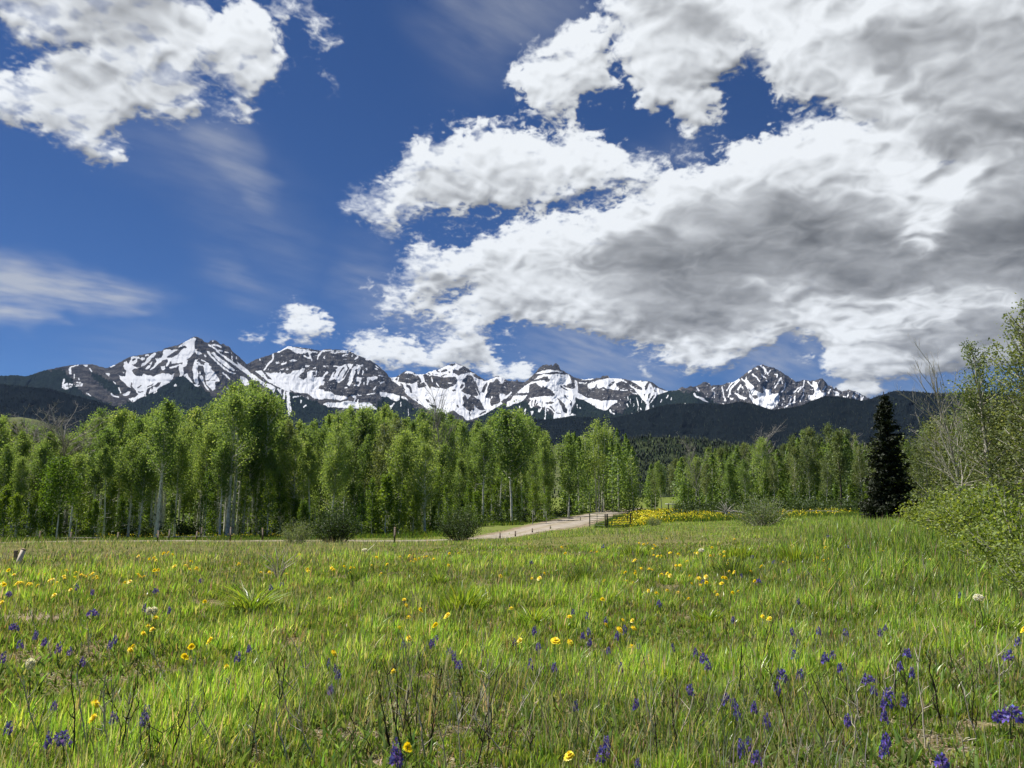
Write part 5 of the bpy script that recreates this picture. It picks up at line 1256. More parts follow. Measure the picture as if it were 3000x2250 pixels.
def build_grass():
    parts=[];weeds=[]
    def batch(n,r0,r1,segs,hs=1.0):
        X,Y,r,a=scatter_polar(n,r0,r1)
        patch=fbm(X*.55,Y*.55,4,301);p2=fbm(X*1.9,Y*1.9,4,302,gain=.6);clump=fbm(X*5,Y*5,2,303)
        bare=bare_mask(X,Y)
        thin=.8*sstep(.12,.40,p2-.25*patch)   # worn patches with thatch
        keep=(RG.random(n)>thin*.78)&(RG.random(n)>bare*1.05)&(RG.random(n)<.55+.9*np.clip(clump+.3,0,1))
        X,Y,r,a,patch,p2,thin,clump=[q[keep] for q in (X,Y,r,a,patch,p2,thin,clump)];n=len(X);d=np.degrees(a)
        left=sstep(-2,-16,d)*sstep(9.0,12.5,r);right=sstep(14,26,d)*sstep(5,11,r)
        H=(.040+.050*RG.random(n)+.05*RG.random(n)**5)*(1+.5*np.clip(patch*1.6,-.6,1))*(1+.85*clump)*(1+.5*np.clip(fbm(X*1.1,Y*1.1,3,305)*2,-.6,1))*(1+.2*left+1.3*right)*(1-.45*sstep(8,14,r)*(1-right)*(r<40))*hs*(1-.22*(r<6))
        W=(.0050+.0062*RG.random(n))*(1+.10*np.maximum(r-3,0))*(1-.35*left)
        C=pal(n,[G1,G2,G3,G4,STRAW,DRY],[.33,.26,.16,.12,.08,.05])
        bright=sstep(-.1,.45,.8*fbm(X*1.1,Y*1.1,3,305)+.5*patch+.5*clump)[:,None];C=C*(.70+.62*bright)
        red=(RG.random(n)<.35*sstep(.25,.5,fbm(X*2.3,Y*2.3,3,317)));C[red]=pal(int(red.sum()),[(.30,.19,.12),(.36,.27,.17),(.22,.17,.09)],[1,1,1])
        dry=RG.random(n)<np.clip(.06+.55*left+.5*thin,0,.85)
        C2=pal(n,[SAGE,GREY,DRY,STRAW,G3,(.20,.18,.19)],[.30,.24,.14,.08,.24,.2]);C[dry]=C2[dry]
        gl=RG.random(n)<right*.5;C3=pal(n,[G3,(.085,.13,.05),G1],[.5,.4,.3]);C[gl]=C3[gl]
        H[thin>.5]*=.6
        lean=np.abs(RG.normal(.20,.2,n))+.3*(RG.random(n)<.06);azl=RG.normal(.3,1.6,n)
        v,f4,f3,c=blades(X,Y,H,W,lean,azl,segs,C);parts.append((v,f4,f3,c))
    batch(260000,2.1,5.5,3);batch(330000,5.5,13,2);batch(300000,13,62,1,1.0)
    # thatch: flat dead blades near the soil
    n=110000;X,Y,r,a=scatter_polar(n,2.1,13);C=pal(n,[STRAW,DRY,(.2,.16,.11),GREY],[.35,.3,.2,.15])
    parts.append(blades(X,Y,.02+.05*RG.random(n),.004+.003*RG.random(n)*(1+r*.1),2.2+RG.random(n)*1.5,RG.random(n)*6.28,2,C,curl=1.0))
    # broad weedy leaves
    n=26000;X,Y,r,a=scatter_polar(n,2.1,14);k=fbm(X*1.2,Y*1.2,3,311)>.0;X,Y,r=X[k],Y[k],r[k];n=len(X);C=pal(n,[(.15,.24,.06),(.20,.28,.09),(.12,.19,.05)],[1,1,1])
    weeds.append(blades(X,Y,.045+.06*RG.random(n),(.008+.009*RG.random(n))*(1+.05*r),.35+.5*RG.random(n),RG.random(n)*6.28,3,C))
    # tall thin seed stalks and sedges, grey and dark, far and near
    n=34000;X,Y,r,a=scatter_polar(n,2.6,26);q=fbm(X*.7,Y*.7,3,321);k=(q>.05)|((np.degrees(a)<-6)&(r>9)&(RG.random(n)<.75));k&=bare_mask(X,Y)<.5;X,Y,r=X[k],Y[k],r[k];n=len(X)
    C=pal(n,[GREY,STRAW,SAGE,(.10,.10,.07),G3],[.25,.2,.25,.15,.3]);parts.append(blades(X,Y,.10+.13*RG.random(n),(.0016+.0012*RG.random(n))*(1+.16*r),.15+.35*RG.random(n),RG.random(n)*6.28,2,C))
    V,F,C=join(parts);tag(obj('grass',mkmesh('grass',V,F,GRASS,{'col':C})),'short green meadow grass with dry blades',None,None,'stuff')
    V,F,C=join(weeds);tag(obj('weeds',mkmesh('weeds',V,F,vcol_mat('weed_leaves',.5,0.0),{'col':C})),'broad leaved weeds among the grass',None,None,'stuff')
    # forest floor greenery
    parts=[];n=120000;X,Y,r,a=scatter_polar(n,58,135,-44,44);k=(bare_mask(X,Y)<.3);X,Y,r,a=X[k],Y[k],r[k],a[k];n=len(X);q=fbm(X*.12,Y*.12,3,331)
    C=pal(n,[(.09,.16,.02),(.16,.21,.03),(.06,.10,.02)],[.4,.3,.3]);parts.append(blades(X,Y,(.12+.5*np.clip(q+.1,0,1))*(.6+.8*RG.random(n)),.10+.1*RG.random(n),.3*RG.random(n),RG.random(n)*6.28,1,C))
    V,F,C=join(parts);tag(obj('undergrowth',mkmesh('undergrowth',V,F,GRASS,{'col':C})),'leafy green ground cover under the aspens',None,None,'stuff')
build_grass()
def build_yellow_field():
    """the far sheet of yellow blossom, too many to count"""
    n=60000;X,Y,r,a=scatter_polar(n,52,125,2,30)
    d=np.degrees(a);q=fbm(X*.35,Y*.35,4,401);core=sstep(6.6,8.0,d+q*2)*(1-sstep(10.5,15.5,d+q*4))*sstep(54,74,r+q*22);wide=.34*sstep(52,84,r+q*34)*sstep(8,12,d)*(1-.4*sstep(17,22,d))
    k=(RG.random(n)<np.clip(core*sstep(-.3,.35,q+.1)*.7+wide*sstep(-.1,.3,q),0,1))&(road_dist(X,Y)>4.5);X,Y,r=X[k],Y[k],r[k];n=len(X);Z=ground(X,Y)
    C=pal(n,[(.88,.72,.03),(.88,.76,.09),(.72,.62,.06)],[.45,.3,.25])
    P=np.stack([X,Y,Z+.08+.26*RG.random(n)],1);V,F=leaves(P,.04+.0014*r*RG.random(n),RG,.95)
    V2,f4,f3,C2=blades(X,Y,P[:,2]-Z,.006+.0008*r,.1*RG.random(n),RG.random(n)*6.28,1,pal(n,[G1,G3,G2],[1,1,1]),Z)
    Vn,Fn,Cn=join([(V,F,np.zeros((0,3),int),np.repeat(C,4,0)),(V2,f4,f3,C2)])
    tag(obj('yellow_wildflowers',mkmesh('yellow_wildflowers',Vn,Fn,vcol_mat('yellow_bloom',.3,.02),{'col':Cn})),'sheet of yellow wildflowers beyond the gates',None,None,'stuff')
    n=1900;X,Y,r,a=scatter_polar(n,64,96,-28,-15);q=fbm(X*.3,Y*.3,3,402);k=(q>.02)&(RG.random(n)<.6);X,Y,r=X[k],Y[k],r[k];n=len(X);Z=ground(X,Y)
    P=np.stack([X,Y,Z+.2+.2*RG.random(n)],1);V,F=leaves(P,.07+.04*RG.random(n),RG,.9);C=pal(n,[(.6,.50,.05),(.6,.5,.05)],[1,1])
    tag(obj('yellow_forest_flowers',mkmesh('yellow_forest_flowers',V,F,vcol_mat('yellow_bloom_far',.3,.02),{'col':np.repeat(C,4,0)})),'yellow blossom on the floor of the aspen stand',None,None,'stuff')
build_yellow_field()
# ---------------------------------------------------------------- flowers, stalks, tufts: each one a thing
ZA='''2135,455 1327,475 1010,580 960,635 985,655 930,680 860,768 845,790 1240,770 1198,835 1358,730 1468,900 2165,815 620,1142 600,1235 10,480 15,355 25,365 130,350 150,352 110,358 180,362 200,362 240,372 250,300 290,298 320,338 340,330 370,350 345,368 415,310 418,325 430,272 490,285 488,315 525,300 545,308 560,315 580,305 597,292 605,322 625,310 628,325 455,398 350,432 55,270 90,298 897,300 935,312 910,312 1012,300 1025,268 1000,272 810,352 840,345 865,342 1230,265 1270,265 1275,255 1290,270 1200,240 1130,245 1550,228 1545,232 1690,285 1745,282 1760,290 1858,295 1990,262 1998,275 2150,255 2145,262 2160,268 1060,160 1090,155 1120,170 970,198 1000,190 895,178 1240,212 1940,168 1010,205'''
ZB='''407,463 422,498 515,530 437,577 685,565 608,628 378,648 437,717 1100,520 1480,573 1152,731 1388,730 1484,738 1882,770 1828,597 1885,598 1895,648 1805,660 1716,625 1693,460 333,930 1475,1478 430,1430 1317,290 1032,308 1235,325 1283,322 1700,340 1848,340 1890,352 1990,405 2045,422 2112,402 2183,415 1905,275 1905,290 1945,260 1995,262 2015,268 2075,298 2110,292 2120,308 2130,305 1840,283 2170,240 2195,237 555,180 535,185 505,195 480,202 470,215 450,212 440,175 380,182 208,182 230,188 20,245 60,255 85,255 55,288 255,293 195,238 295,232 600,195 700,160 760,160 695,238 1430,120 1450,160 1620,148 1655,150 1930,95 1960,100 1985,95 2030,105 2035,115 2020,130 2025,172 2050,178 1900,205 2110,65 2130,155 2185,165 2075,178'''
ZC='''190,122 75,160 95,157 180,175 245,168 268,150 268,182 295,208 25,212 293,232 420,242 510,245 300,277 333,285 443,277 45,308 105,322 150,312 150,338 155,352 120,367 60,358 262,318 280,322 252,355 468,342 212,412 225,432 325,417 360,410 38,457 520,572 562,585 848,243 870,265 872,190 915,207 940,197 1005,163 1058,180 1180,212 1205,192 1215,212 1235,208 1260,210 1270,145 1300,145 1430,190 1445,195 1465,198 1512,125 1535,135 1600,205 1620,215 728,303 955,267 765,162 925,123 652,218 335,68 2208,660'''
PA='''440,1350,1.5 945,1240,1.2 935,1190 728,1225,1.1 1325,1095 1455,1000 1530,830 1620,775 2135,870,.8 2165,910,.8 2200,945 2135,1040 375,770,1.2 280,730,1.1 450,795 220,690 140,745 120,630,1.4 15,835 610,540,1.6 935,510 1090,525 535,855 700,750 745,720 590,410 990,400,1.4 65,420,1.4 500,375 300,1370,1 80,1290 355,1150 1300,335 1810,360,1.2 1755,380,1.2'''
PB='''415,750 605,740,1.1 600,715 705,795,1.1 770,880,1.2 735,830 1115,740,1.1 1270,760 1225,875 1380,900 1600,665 1565,690 1595,735 1718,590 1795,690 1725,790 1915,770 2160,770 1815,895 1910,1140,1.1 1500,1150 1720,1470,1.5 1695,1385 375,1480,1.3 350,1420,1.2 1940,1530 1498,540 1595,565 2070,480,1.2 1245,215,1.3 1695,110,1.3 1265,660 1830,650'''
PC='''120,840,1.4 80,800 160,890 65,1045,1.1 290,1105,1.1 330,1135 370,1185 455,1160 660,950,1.3 630,1030 768,945,1.1 720,670 750,740 705,815,1.3 885,660 1065,670,1.2 1290,675 1320,645 910,835,1.2 990,820,1.3 1020,900 1160,970,1.5 1240,1045 1360,1060,1.5 1310,1120,1.2 1420,1105 1290,1210 1075,1240 1430,800,1.3 1410,890 1470,930 1805,430,1.2 2165,730,1.2 2105,815,1.4 2100,1200,1.8 2060,1215,1.4 2140,1210,1.5 1695,1510,1.5 450,1475,1.3 375,1420 425,1380 1330,1375,1.1 1305,1435 565,1245 335,590 585,215,1.3 685,275,1.2 1058,280,1.2 1205,235,1.2 760,470 130,345,1.3 495,335,1.4 1070,115,1.4 455,180,1.3 380,300 950,50,1.2'''
def pts(s,ox):
    o=[]
    for t in s.split():
        v=[float(q) for q in t.split(',')];o.append((ox+v[0]*.4521,1550+v[1]*.4521,v[2] if len(v)>2 else 1.0))
    return o
STEMG=simple_mat('flower_stem',(.10,.15,.04),(.16,.2,.07),40);PETY=vcol_mat('dandelion_petals',.35,.03);PETP=vcol_mat('larkspur_petals',.35,.05);WHITE=vcol_mat('seed_fluff',.5,.02)
def make_dandelion(seed,hh):
    rg=np.random.default_rng(seed);root=empty('dandelion',(0,0,0));st=MB();b=rg.normal(size=2)*.012
    st.tube([[0,0,-.03],[b[0],b[1],hh*.5],[0,0,hh]],[.003,.0025,.0022],5);obj('stem',st.mesh('stem',STEMG,True),root)
    V=[];C=[];n=0;tilt=rg.normal(size=2)*.25
    for ring,(m,l,up) in enumerate(((26,.0255,.10),(24,.022,.45),(20,.017,.85),(12,.010,1.25))):
        a=np.arange(m)*6.283/m+rg.random()*1+rg.normal(size=m)*.06;ln=l*rg.uniform(.85,1.1,m)
        d=np.stack([np.cos(a)*math.cos(up),np.sin(a)*math.cos(up),np.full(m,math.sin(up)*.62)],1);s=np.stack([-np.sin(a),np.cos(a),0*a],1)
        o=np.array([0,0,hh+.002*ring]);w=.0030
        q=np.stack([o+d*.002-s*w*.4,o+d*ln[:,None]-s*w-np.array([0,0,.0018*(3-ring)]),o+d*ln[:,None]*1.04+s*w-np.array([0,0,.0018*(3-ring)]),o+d*.002+s*w*.4],1);V.append(q.reshape(-1,3))
        C.append(np.repeat((np.array([[.90,.74,.03]])*(1-.0*ring)*rg.uniform(.85,1.1,(m,1))),4,0))
    V=np.concatenate(V);c=V-np.array([0,0,hh]);V[:,2]+=c[:,0]*tilt[0]+c[:,1]*tilt[1];F=np.arange(len(V)).reshape(-1,4)
    obj('flower_head',mkmesh('flower_head',V,F,PETY,{'col':np.concatenate(C)}),root);root['hgt']=hh;return root
def make_larkspur(seed,hh):
    rg=np.random.default_rng(seed);root=empty('larkspur',(0,0,0));st=MB();ln=rg.normal(size=2)*.02
    st.tube([[0,0,-.03],[ln[0]*.5,ln[1]*.5,hh*.5],[ln[0],ln[1],hh]],[.003,.0022,.0012],5)
    V=[];C=[];k=int(rg.integers(8,13))
    for i in range(k):
        u=i/(k-1);z=hh*(.66+.34*u);a=i*2.4+rg.normal()*.3;rr=.013*(1.15-.6*u);c=np.array([ln[0]+math.cos(a)*rr*1.3,ln[1]+math.sin(a)*rr*1.3,z]);s=.0135*(1.15-.5*u)*rg.uniform(.85,1.15)
        st.tube([[ln[0],ln[1],z-.006],c],[.0009,.0007],3)
        f=np.array([math.cos(a),math.sin(a),.1]);sd=np.array([-math.sin(a),math.cos(a),0]);up=np.array([0,0,1.])
        for j in range(5):
            b=j*1.2566+rg.normal()*.15;d=(sd*math.cos(b)+up*math.sin(b))*s+f*s*.45;w=np.cross(d,f);w=w/np.linalg.norm(w)*s*.42
            V+= [c,c+d*.6+w,c+d*1.15,c+d*.6-w];q=np.array([.12,.10,.50])*rg.uniform(.6,1.35)*np.array([rg.uniform(.7,1.7),1,1]);C+= [q*.8,q,q*1.25,q]
        # spur
        V+= [c,c-f*s*1.2+sd*s*.16+up*s*.3,c-f*s*1.7+up*s*.6,c-f*s*1.2-sd*s*.16+up*s*.3];q=np.array([.07,.04,.30]);C+= [q]*4
    obj('stem',st.mesh('stem',STEMG,True),root)
    obj('blossom',mkmesh('blossom',np.array(V),np.arange(len(V)).reshape(-1,4),PETP,{'col':np.array(C)}),root)
    lf=[];
    Pl=np.array([[rg.normal()*.025,rg.normal()*.025,hh*rg.uniform(.08,.4)] for _ in range(14)]);v,f=leaves(Pl,.035,rg,.35)
    obj('leaves',mkmesh('leaves',v,f,YOUNG_LEAF,{'tint':np.full(len(v),.4)}),root);root['hgt']=hh;return root
def make_clock(hh):
    rg=np.random.default_rng(4);root=empty('dandelion_clock',(0,0,0));st=MB();st.tube([[0,0,-.03],[.01,0,hh*.5],[0,0,hh]],[.003,.0025,.0022],5);obj('stem',st.mesh('stem',STEMG,True),root)
    n=420;d=rg.normal(size=(n,3));d/=np.linalg.norm(d,axis=1,keepdims=True);P=d*.021*rg.uniform(.8,1.05,(n,1))+np.array([0,0,hh+.012]);V,F=leaves(P,.0085,rg,.8);C=np.full((len(V),3),.78)
    s=MB();
    for q in d[:90]:s.tube([[0,0,hh+.012],np.array([0,0,hh+.012])+q*.02],[.0004,.0003],3)
    obj('seed_head',mkmesh('seed_head',V,F,WHITE,{'col':C}),root);obj('seed_stalks',s.mesh('seed_stalks',GREYTWIG),root);root['hgt']=hh;return root
def build_flowers():
    used=set();rg=np.random.default_rng(8);D=[make_dandelion(700+i,h) for i,h in enumerate((.08,.10,.12,.09,.07))]
    all_=pts(ZA,0)+pts(ZB,1000)+pts(ZC,2000)
    UN={(1628,1880):'biggest yellow dandelion near the middle of the meadow',(1667,2218):'yellow dandelion at the very bottom, beside the purple spike',(280,2066):'upper of two yellow dandelions at the lower left',(271,2108):'lower of two yellow dandelions at the lower left',(664,1957):'yellow dandelion above the pair of purple larkspurs on the left',(979,1918):'lone yellow dandelion left of centre with purple flowers below',(1521,1880):'yellow dandelion touching a purple larkspur near the middle',(1198,1874):'yellow dandelion directly above a purple larkspur',(2235,1809):'left one of two dandelions side by side on the dark stalks',(2254,1814):'right one of two dandelions side by side on the dark stalks',(2998,1848):'yellow dandelion cut by the right edge',(1497,1785):'lone yellow dandelion above the middle of the meadow',(965,1756):'yellow dandelion alone right of the arching grass',(600,1764):'yellow pair member left of the arching grass',(1669,1809):'yellow dandelion alone right of the middle',(1150,1970):'small yellow dandelion low in the grass left of centre',(389,1907):'yellow dandelion left of the pair in the dry patch',(382,1907):'lower flower of the touching yellow pair on the left',(561,1898):'yellow dandelion on a tall bare stalk on the left',(542,1927):'yellow dandelion below the tall stalked one on the left'}
    def zone(x,y):
        side='left' if x<520 else 'left middle' if x<1000 else 'middle' if x<1500 else 'right middle' if x<2050 else 'right' if x<2500 else 'far right'
        if y<1640:return 'tiny yellow dandelion at the far edge of the meadow, %s part'%side
        if y<1720:return 'small yellow dandelion in the middle distance, %s part'%side
        if y<1800:return 'yellow dandelion halfway down the meadow, %s part'%side
        return 'yellow dandelion in the near grass, %s part'%side
    for i,(px,py,s) in enumerate(all_):
        src=D[rg.integers(5)];h=src['hgt']
        x,y,z,r=hit(px,py,h*.95);sc_=rg.uniform(.46,.70)*(1+.035*r)
        # the stem stays the same height, so that the bloom sits where it is seen
        lab=None
        for (ux,uy),l in list(UN.items()):
            if abs(ux-px)<7 and abs(uy-py)<7:lab=l;del UN[(ux,uy)];break
        if abs(px-1628)<5 and abs(py-1880)<5:sc_*=1.5
        if src.name in used:o=copy_thing(src,(x,y,z),rg.random()*6.28,1)
        else:used.add(src.name);o=src;o.location=(x,y,z)
        o.scale=(sc_,sc_,1.0 if sc_<1.3 else 1.05)
        tag(o,lab or zone(px,py),'flower','dandelions in the meadow')
    K=[make_larkspur(800+i,h) for i,h in enumerate((.13,.15,.12,.16,.14,.12))];used=set()
    UP={(2949,2092):'biggest purple larkspur clump at the lower right edge, centre stalk',(2931,2099):'left stalk of the big purple clump at the lower right edge',(2967,2097):'right stalk of the big purple clump at the lower right edge',(199,2160):'dark purple larkspur at the lower left corner',(1778,2214):'tall purple larkspur at the bottom, right of the middle',(2766,2233):'purple larkspur at the bottom edge on the right',(2054,1930):'leaning purple larkspur left of the dark stalks',(2524,1988):'dense purple larkspur above the straw patch on the right',(276,1794):'purple larkspur by the bare soil on the left',(427,2111):'purple larkspur right of the two lower left dandelions'}
    for px,py,s in pts(PA,0)+pts(PB,1000)+pts(PC,2000):
        src=K[rg.integers(6)];h=src['hgt'];x,y,z,r=hit(px,py,h*.66);lab=None
        for (ux,uy),l in list(UP.items()):
            if abs(ux-px)<7 and abs(uy-py)<7:lab=l;del UP[(ux,uy)];break
        if src.name in used:o=copy_thing(src,(x,y,z),rg.random()*6.28,1)
        else:used.add(src.name);o=src;o.location=(x,y,z)
        w=s**1.6*rg.uniform(.38,.55)*(1+.04*r);o.scale=(w,w,.8)
        side='left' if px<1000 else 'middle' if px<2000 else 'right'
        tag(o,lab or ('purple larkspur in the %s of the meadow, %s part'%('near grass' if py>1900 else 'middle' if py>1750 else 'far half',side)),'flower','purple larkspurs in the meadow')
    ck=make_clock(.22)
    for k,(px,py,s,l) in enumerate(((2867,1757,1.25,'big round white dandelion clock at the right'),(2055,1616,1.3,'white dandelion clock near the far yellow flowers'),(436,1798,.7,'left one of two white seed heads near the bare soil'),(451,1796,.75,'right one of two white seed heads near the bare soil'),(1068,1615,1.2,'tiny white seed head left of the dark willow bush'),(88,1955,.7,'small white seed head at the left edge'))):
        x,y,z,r=hit(px,py,.22);o=ck if k==0 else copy_thing(ck,(x,y,z),0,1);o.location=(x,y,z);q=s*(1+.02*r);o.scale=(q,q,1);tag(o,l,'seed head','white dandelion clocks')
build_flowers()
STD='285,1400,95,900,p 600,1548,500,890,p 480,1548,470,880,d 720,1540,680,960,p 1080,960,975,740,p 1215,1150,1240,780,p 350,860,310,680,p 580,820,570,590,p 240,660,200,530,p 1360,1020,1410,850,p 980,1130,1040,930,p 1990,1100,1830,970,p 2020,980,1880,700,p 1100,1540,1210,1100,d 990,1500,970,1250,d 920,1500,930,1240,d 840,1500,850,1080,p 740,1548,880,1000,d 1680,1500,1640,1250,p 1880,1540,1790,1160,p 2060,1540,1910,1160,p 690,970,710,860,d 1160,640,1180,520,d 300,1400,230,1200,p 1010,1540,1060,1290,d 780,1545,800,1250,d'
STE='670,1230,650,900,d 820,1250,890,1020,d 1010,1180,1080,930,d 770,1080,770,930,d 900,960,900,740,p 870,1540,1000,1200,d 780,1540,730,1060,p 690,1540,610,1160,p 40,1440,110,1240,d 290,1430,300,1190,d 400,1350,440,1040,d 550,1450,590,1180,d 1190,1280,1160,1120,p 2130,1050,1810,990,p 560,1520,490,1120,p 1080,1500,1100,1320,d 320,1400,270,1230,d 180,1500,190,1380,d 480,1420,420,1200,d 930,1500,960,1290,d 1180,1480,1240,1330,d 975,290,985,120,p 895,230,880,10,p'
STF='360,1080,380,760,d 390,760,460,690,d 480,930,600,560,d 470,900,575,600,d 340,910,300,740,p 300,740,300,590,d 540,1110,395,870,p 850,1260,770,980,p 960,1510,860,1260,p 1180,1330,1120,1000,p 1380,1110,1350,830,d 1300,1060,1255,900,d 1690,1290,1570,800,d 1690,1210,1610,1080,d 1880,1290,1860,920,d 1870,1180,1720,790,d 1650,1500,1590,1385,p 1850,1540,1815,1350,p 800,1540,830,1440,p 510,880,640,500,d 1890,1300,1910,1180,d 1100,1540,1130,1200,p'
def build_stalks():
    mp=bark_mat('pale_stalk',(.30,.26,.19),(.48,.43,.33),(.62,.57,.46));md=bark_mat('dark_stalk',(.02,.018,.014),(.05,.042,.03),(.10,.085,.06));rg=np.random.default_rng(12);i=0
    for s,ox,zn in ((STD,0,'left'),(STE,1000,'middle'),(STF,2000,'right')):
        for t in s.split():
            q=t.split(',');bx,by,tx,ty=[float(v)*.4521 for v in q[:4]];dark=q[4]=='d'
            x,y,z,r=hit(ox+bx,1550+by);d=ray(ox+tx,1550+ty);d=d/math.hypot(d[0],d[1]);rt=r*rg.uniform(.96,1.03);T=np.array([d[0]*rt,d[1]*rt,EYE+d[2]*rt])-np.array([x,y,z])
            if T[2]<.05:T[2]=.05
            n=9;u=np.linspace(0,1,n)[:,None];w=np.cumsum(rg.normal(size=(n,3)),0)*.004;w-=u*w[-1];P=u*T+w*u*1.5+np.array([0,0,-.03])*(1-u);R=np.linspace(.0032,.0013,n)*rg.uniform(.8,1.3)
            mb=MB();mb.tube(P,R,5);root=empty('dry_stalk',(x,y,z));obj('stem',mb.mesh('stem',md if dark else mp,True),root)
            tw=MB();m=int(rg.integers(3,6))
            for k in range(m):
                j=int(rg.integers(3,n-1));e=P[j]+np.array([rg.normal()*.02,rg.normal()*.02,rg.uniform(.02,.06)]);tw.tube([P[j],(P[j]+e)/2+rg.normal(size=3)*.004,e],[.0016,.0013,.0008],4)
            obj('twigs',tw.mesh('twigs',md if dark else mp,True),root)
            by_=1550+by;tag(root,('%s dry stalk standing in the %s grass, %s side'%('dark brown' if dark else 'pale straw coloured','nearest' if by_>2130 else 'near' if by_>1950 else 'middle',zn)),'dry stalk','dry stalks in the meadow')
    # more stems at the photographer's feet
    for k in range(46):
        c=rg.choice([420,760,1150,1350,1480,1980,2450,2750]);px=c+rg.normal()*90;by=rg.uniform(2060,2260);x,y,z,r=hit(px,by);T=np.array([rg.normal()*.07,rg.normal()*.05,rg.uniform(.16,.34)]);dark=rg.random()<.45
        n=8;u=np.linspace(0,1,n)[:,None];w=np.cumsum(rg.normal(size=(n,3)),0)*.004;w-=u*w[-1];P=u*T+w*u*1.5+np.array([0,0,-.03])*(1-u);mb=MB();mb.tube(P,np.linspace(.0028,.0011,n),5);root=empty('dry_stalk',(x,y,z));obj('stem',mb.mesh('stem',md if dark else mp,True),root)
        tw=MB()
        for q in range(int(rg.integers(3,7))):
            j=int(rg.integers(3,n-1));e=P[j]+np.array([rg.normal()*.02,rg.normal()*.02,rg.uniform(.02,.06)]);tw.tube([P[j],(P[j]+e)/2+rg.normal(size=3)*.004,e],[.0015,.0012,.0007],4)
        obj('twigs',tw.mesh('twigs',md if dark else mp,True),root);zn='left' if px<1000 else 'middle' if px<2000 else 'right'
        tag(root,('%s dry stalk standing in the nearest grass, %s side'%('dark brown' if dark else 'pale straw coloured',zn)),'dry stalk','dry stalks in the meadow')
    # twiggy dead shrub
    mb=MB();rg=np.random.default_rng(3);
    x,y,z,r=hit(815,1705)
    for k in range(16):
        a=rg.random()*6.28;l=rg.uniform(.18,.5);P=[[0,0,-.02],[math.cos(a)*l*.25,math.sin(a)*l*.15,l*.5],[math.cos(a)*l*.75,math.sin(a)*l*.4,l*.8]];mb.tube(P,[.006,.004,.0015],4);mb.tube([P[1],[P[1][0]+rg.normal()*.06,P[1][1],l*.8]],[.003,.001],3)
    tag(obj('dead_shrub',mb.mesh('dead_shrub',mp,True),None,(x,y,z)),'pale leafless twiggy shrub in the left middle of the meadow','dead shrub')
build_stalks()
def build_tufts():
    Bc=[(.24,.34,.035),(.32,.42,.06),(.18,.28,.03)];Dc=[(.13,.20,.035),(.17,.25,.04),(.09,.14,.03)]
    for px,py,w,h,n,c,lean,l in ((1355,1790,.30,.36,520,Bc,.45,'bright yellow green grass tuft left of the middle'),(1715,1718,.26,.30,420,Dc,.3,'dark green grass tuft right of the middle'),(735,1790,.30,.42,260,Bc,1.1,'tall arching grass tuft with bent blades on the left'),(2165,1640,.34,.30,300,Bc,.35,'bright grass tuft below the yellow flowers'),(2325,1650,.26,.34,260,Bc,.3,'bright upright grass tuft on the right, beside the low spreading bush'),(1285,1712,.14,.24,130,Bc,.4,'small bright grass tuft left of the big one'),(1565,1832,.18,.26,160,Bc,.7,'thin bright grass tuft in the middle of the meadow'),(1860,1632,.30,.24,260,Bc,.35,'bright grass tuft near the gates'),(2150,1690,.4,.3,300,Dc,.3,'dark sedge tuft below the low spreading bush'),(1050,1712,.22,.28,200,Dc,.35,'dark grass tuft left of the bright one'),(2890,1850,.25,.30,220,Dc,.6,'dark grass tuft by the big dandelion clock'),(2960,1700,.3,.4,260,Dc,.4,'tall sedge tuft at the foot of the willows'),(2075,1820,.2,.2,160,Bc,.6,'low bright grass tuft right of the middle')):
        x,y,z,r=hit(px,py);f=1+max(0,r-5)*.06;rr=w*.5*RG.random(n)**.7*f*1.1;n0=n;a=RG.random(n)*6.28;X=rr*np.cos(a);Y=rr*np.sin(a)
        C=pal(n,c,[.4,.3,.3]);V,f4,f3,Cc=blades(X,Y,h*f*.80*(.35+.65*RG.random(n))*(1.1-.6*rr/rr.max()),(.006+.004*RG.random(n))*(1+.10*max(r-3,0)),lean*(.5+RG.random(n)),a+RG.normal(0,.5,n),4,C,ground(x+X,y+Y)-z,curl=1.9)
        tag(obj('grass_tuft',mkmesh('grass_tuft',V,[f4,f3],GRASS,{'col':Cc}),None,(x,y,z)),l,'grass tuft','grass tufts in the meadow')
build_tufts()
# ---------------------------------------------------------------- fence posts, gates, signpost
STEEL=simple_mat('rusty_steel',(.05,.04,.032),(.11,.085,.065),30,.7);OLD=simple_mat('old_post_wood',(.17,.12,.08),(.38,.29,.20),9,.9,(1,1,.15));PALE=simple_mat('pale_split_wood',(.60,.50,.38),(.80,.72,.60),9,.9,(1,1,.15));GREEN=simple_mat('dull_green_paint',(.06,.075,.045),(.10,.115,.07),12,.6);WHITEP=simple_mat('white_paint',(.6,.6,.57),(.78,.78,.75),12,.6);DARKP=simple_mat('dark_post_wood',(.03,.025,.02),(.07,.055,.045),9,.9,(1,1,.15))
def make_tpost(h):
    root=empty('fence_post',(0,0,0));m=MB();m.box((0,0,h/2-.15),(.018,.005,h/2+.15));m.box((0,.016,h/2-.15),(.004,.011,h/2+.15))
    for k in range(8):m.box((0,-.010,.25+k*(h-.35)/7),(.008,.004,.012))
    obj('shaft',m.mesh('shaft',STEEL),root);t=MB();t.box((0,.003,h+.02),(.019,.010,.05));obj('tip',t.mesh('tip',OLD),root);root['hgt']=h;return root
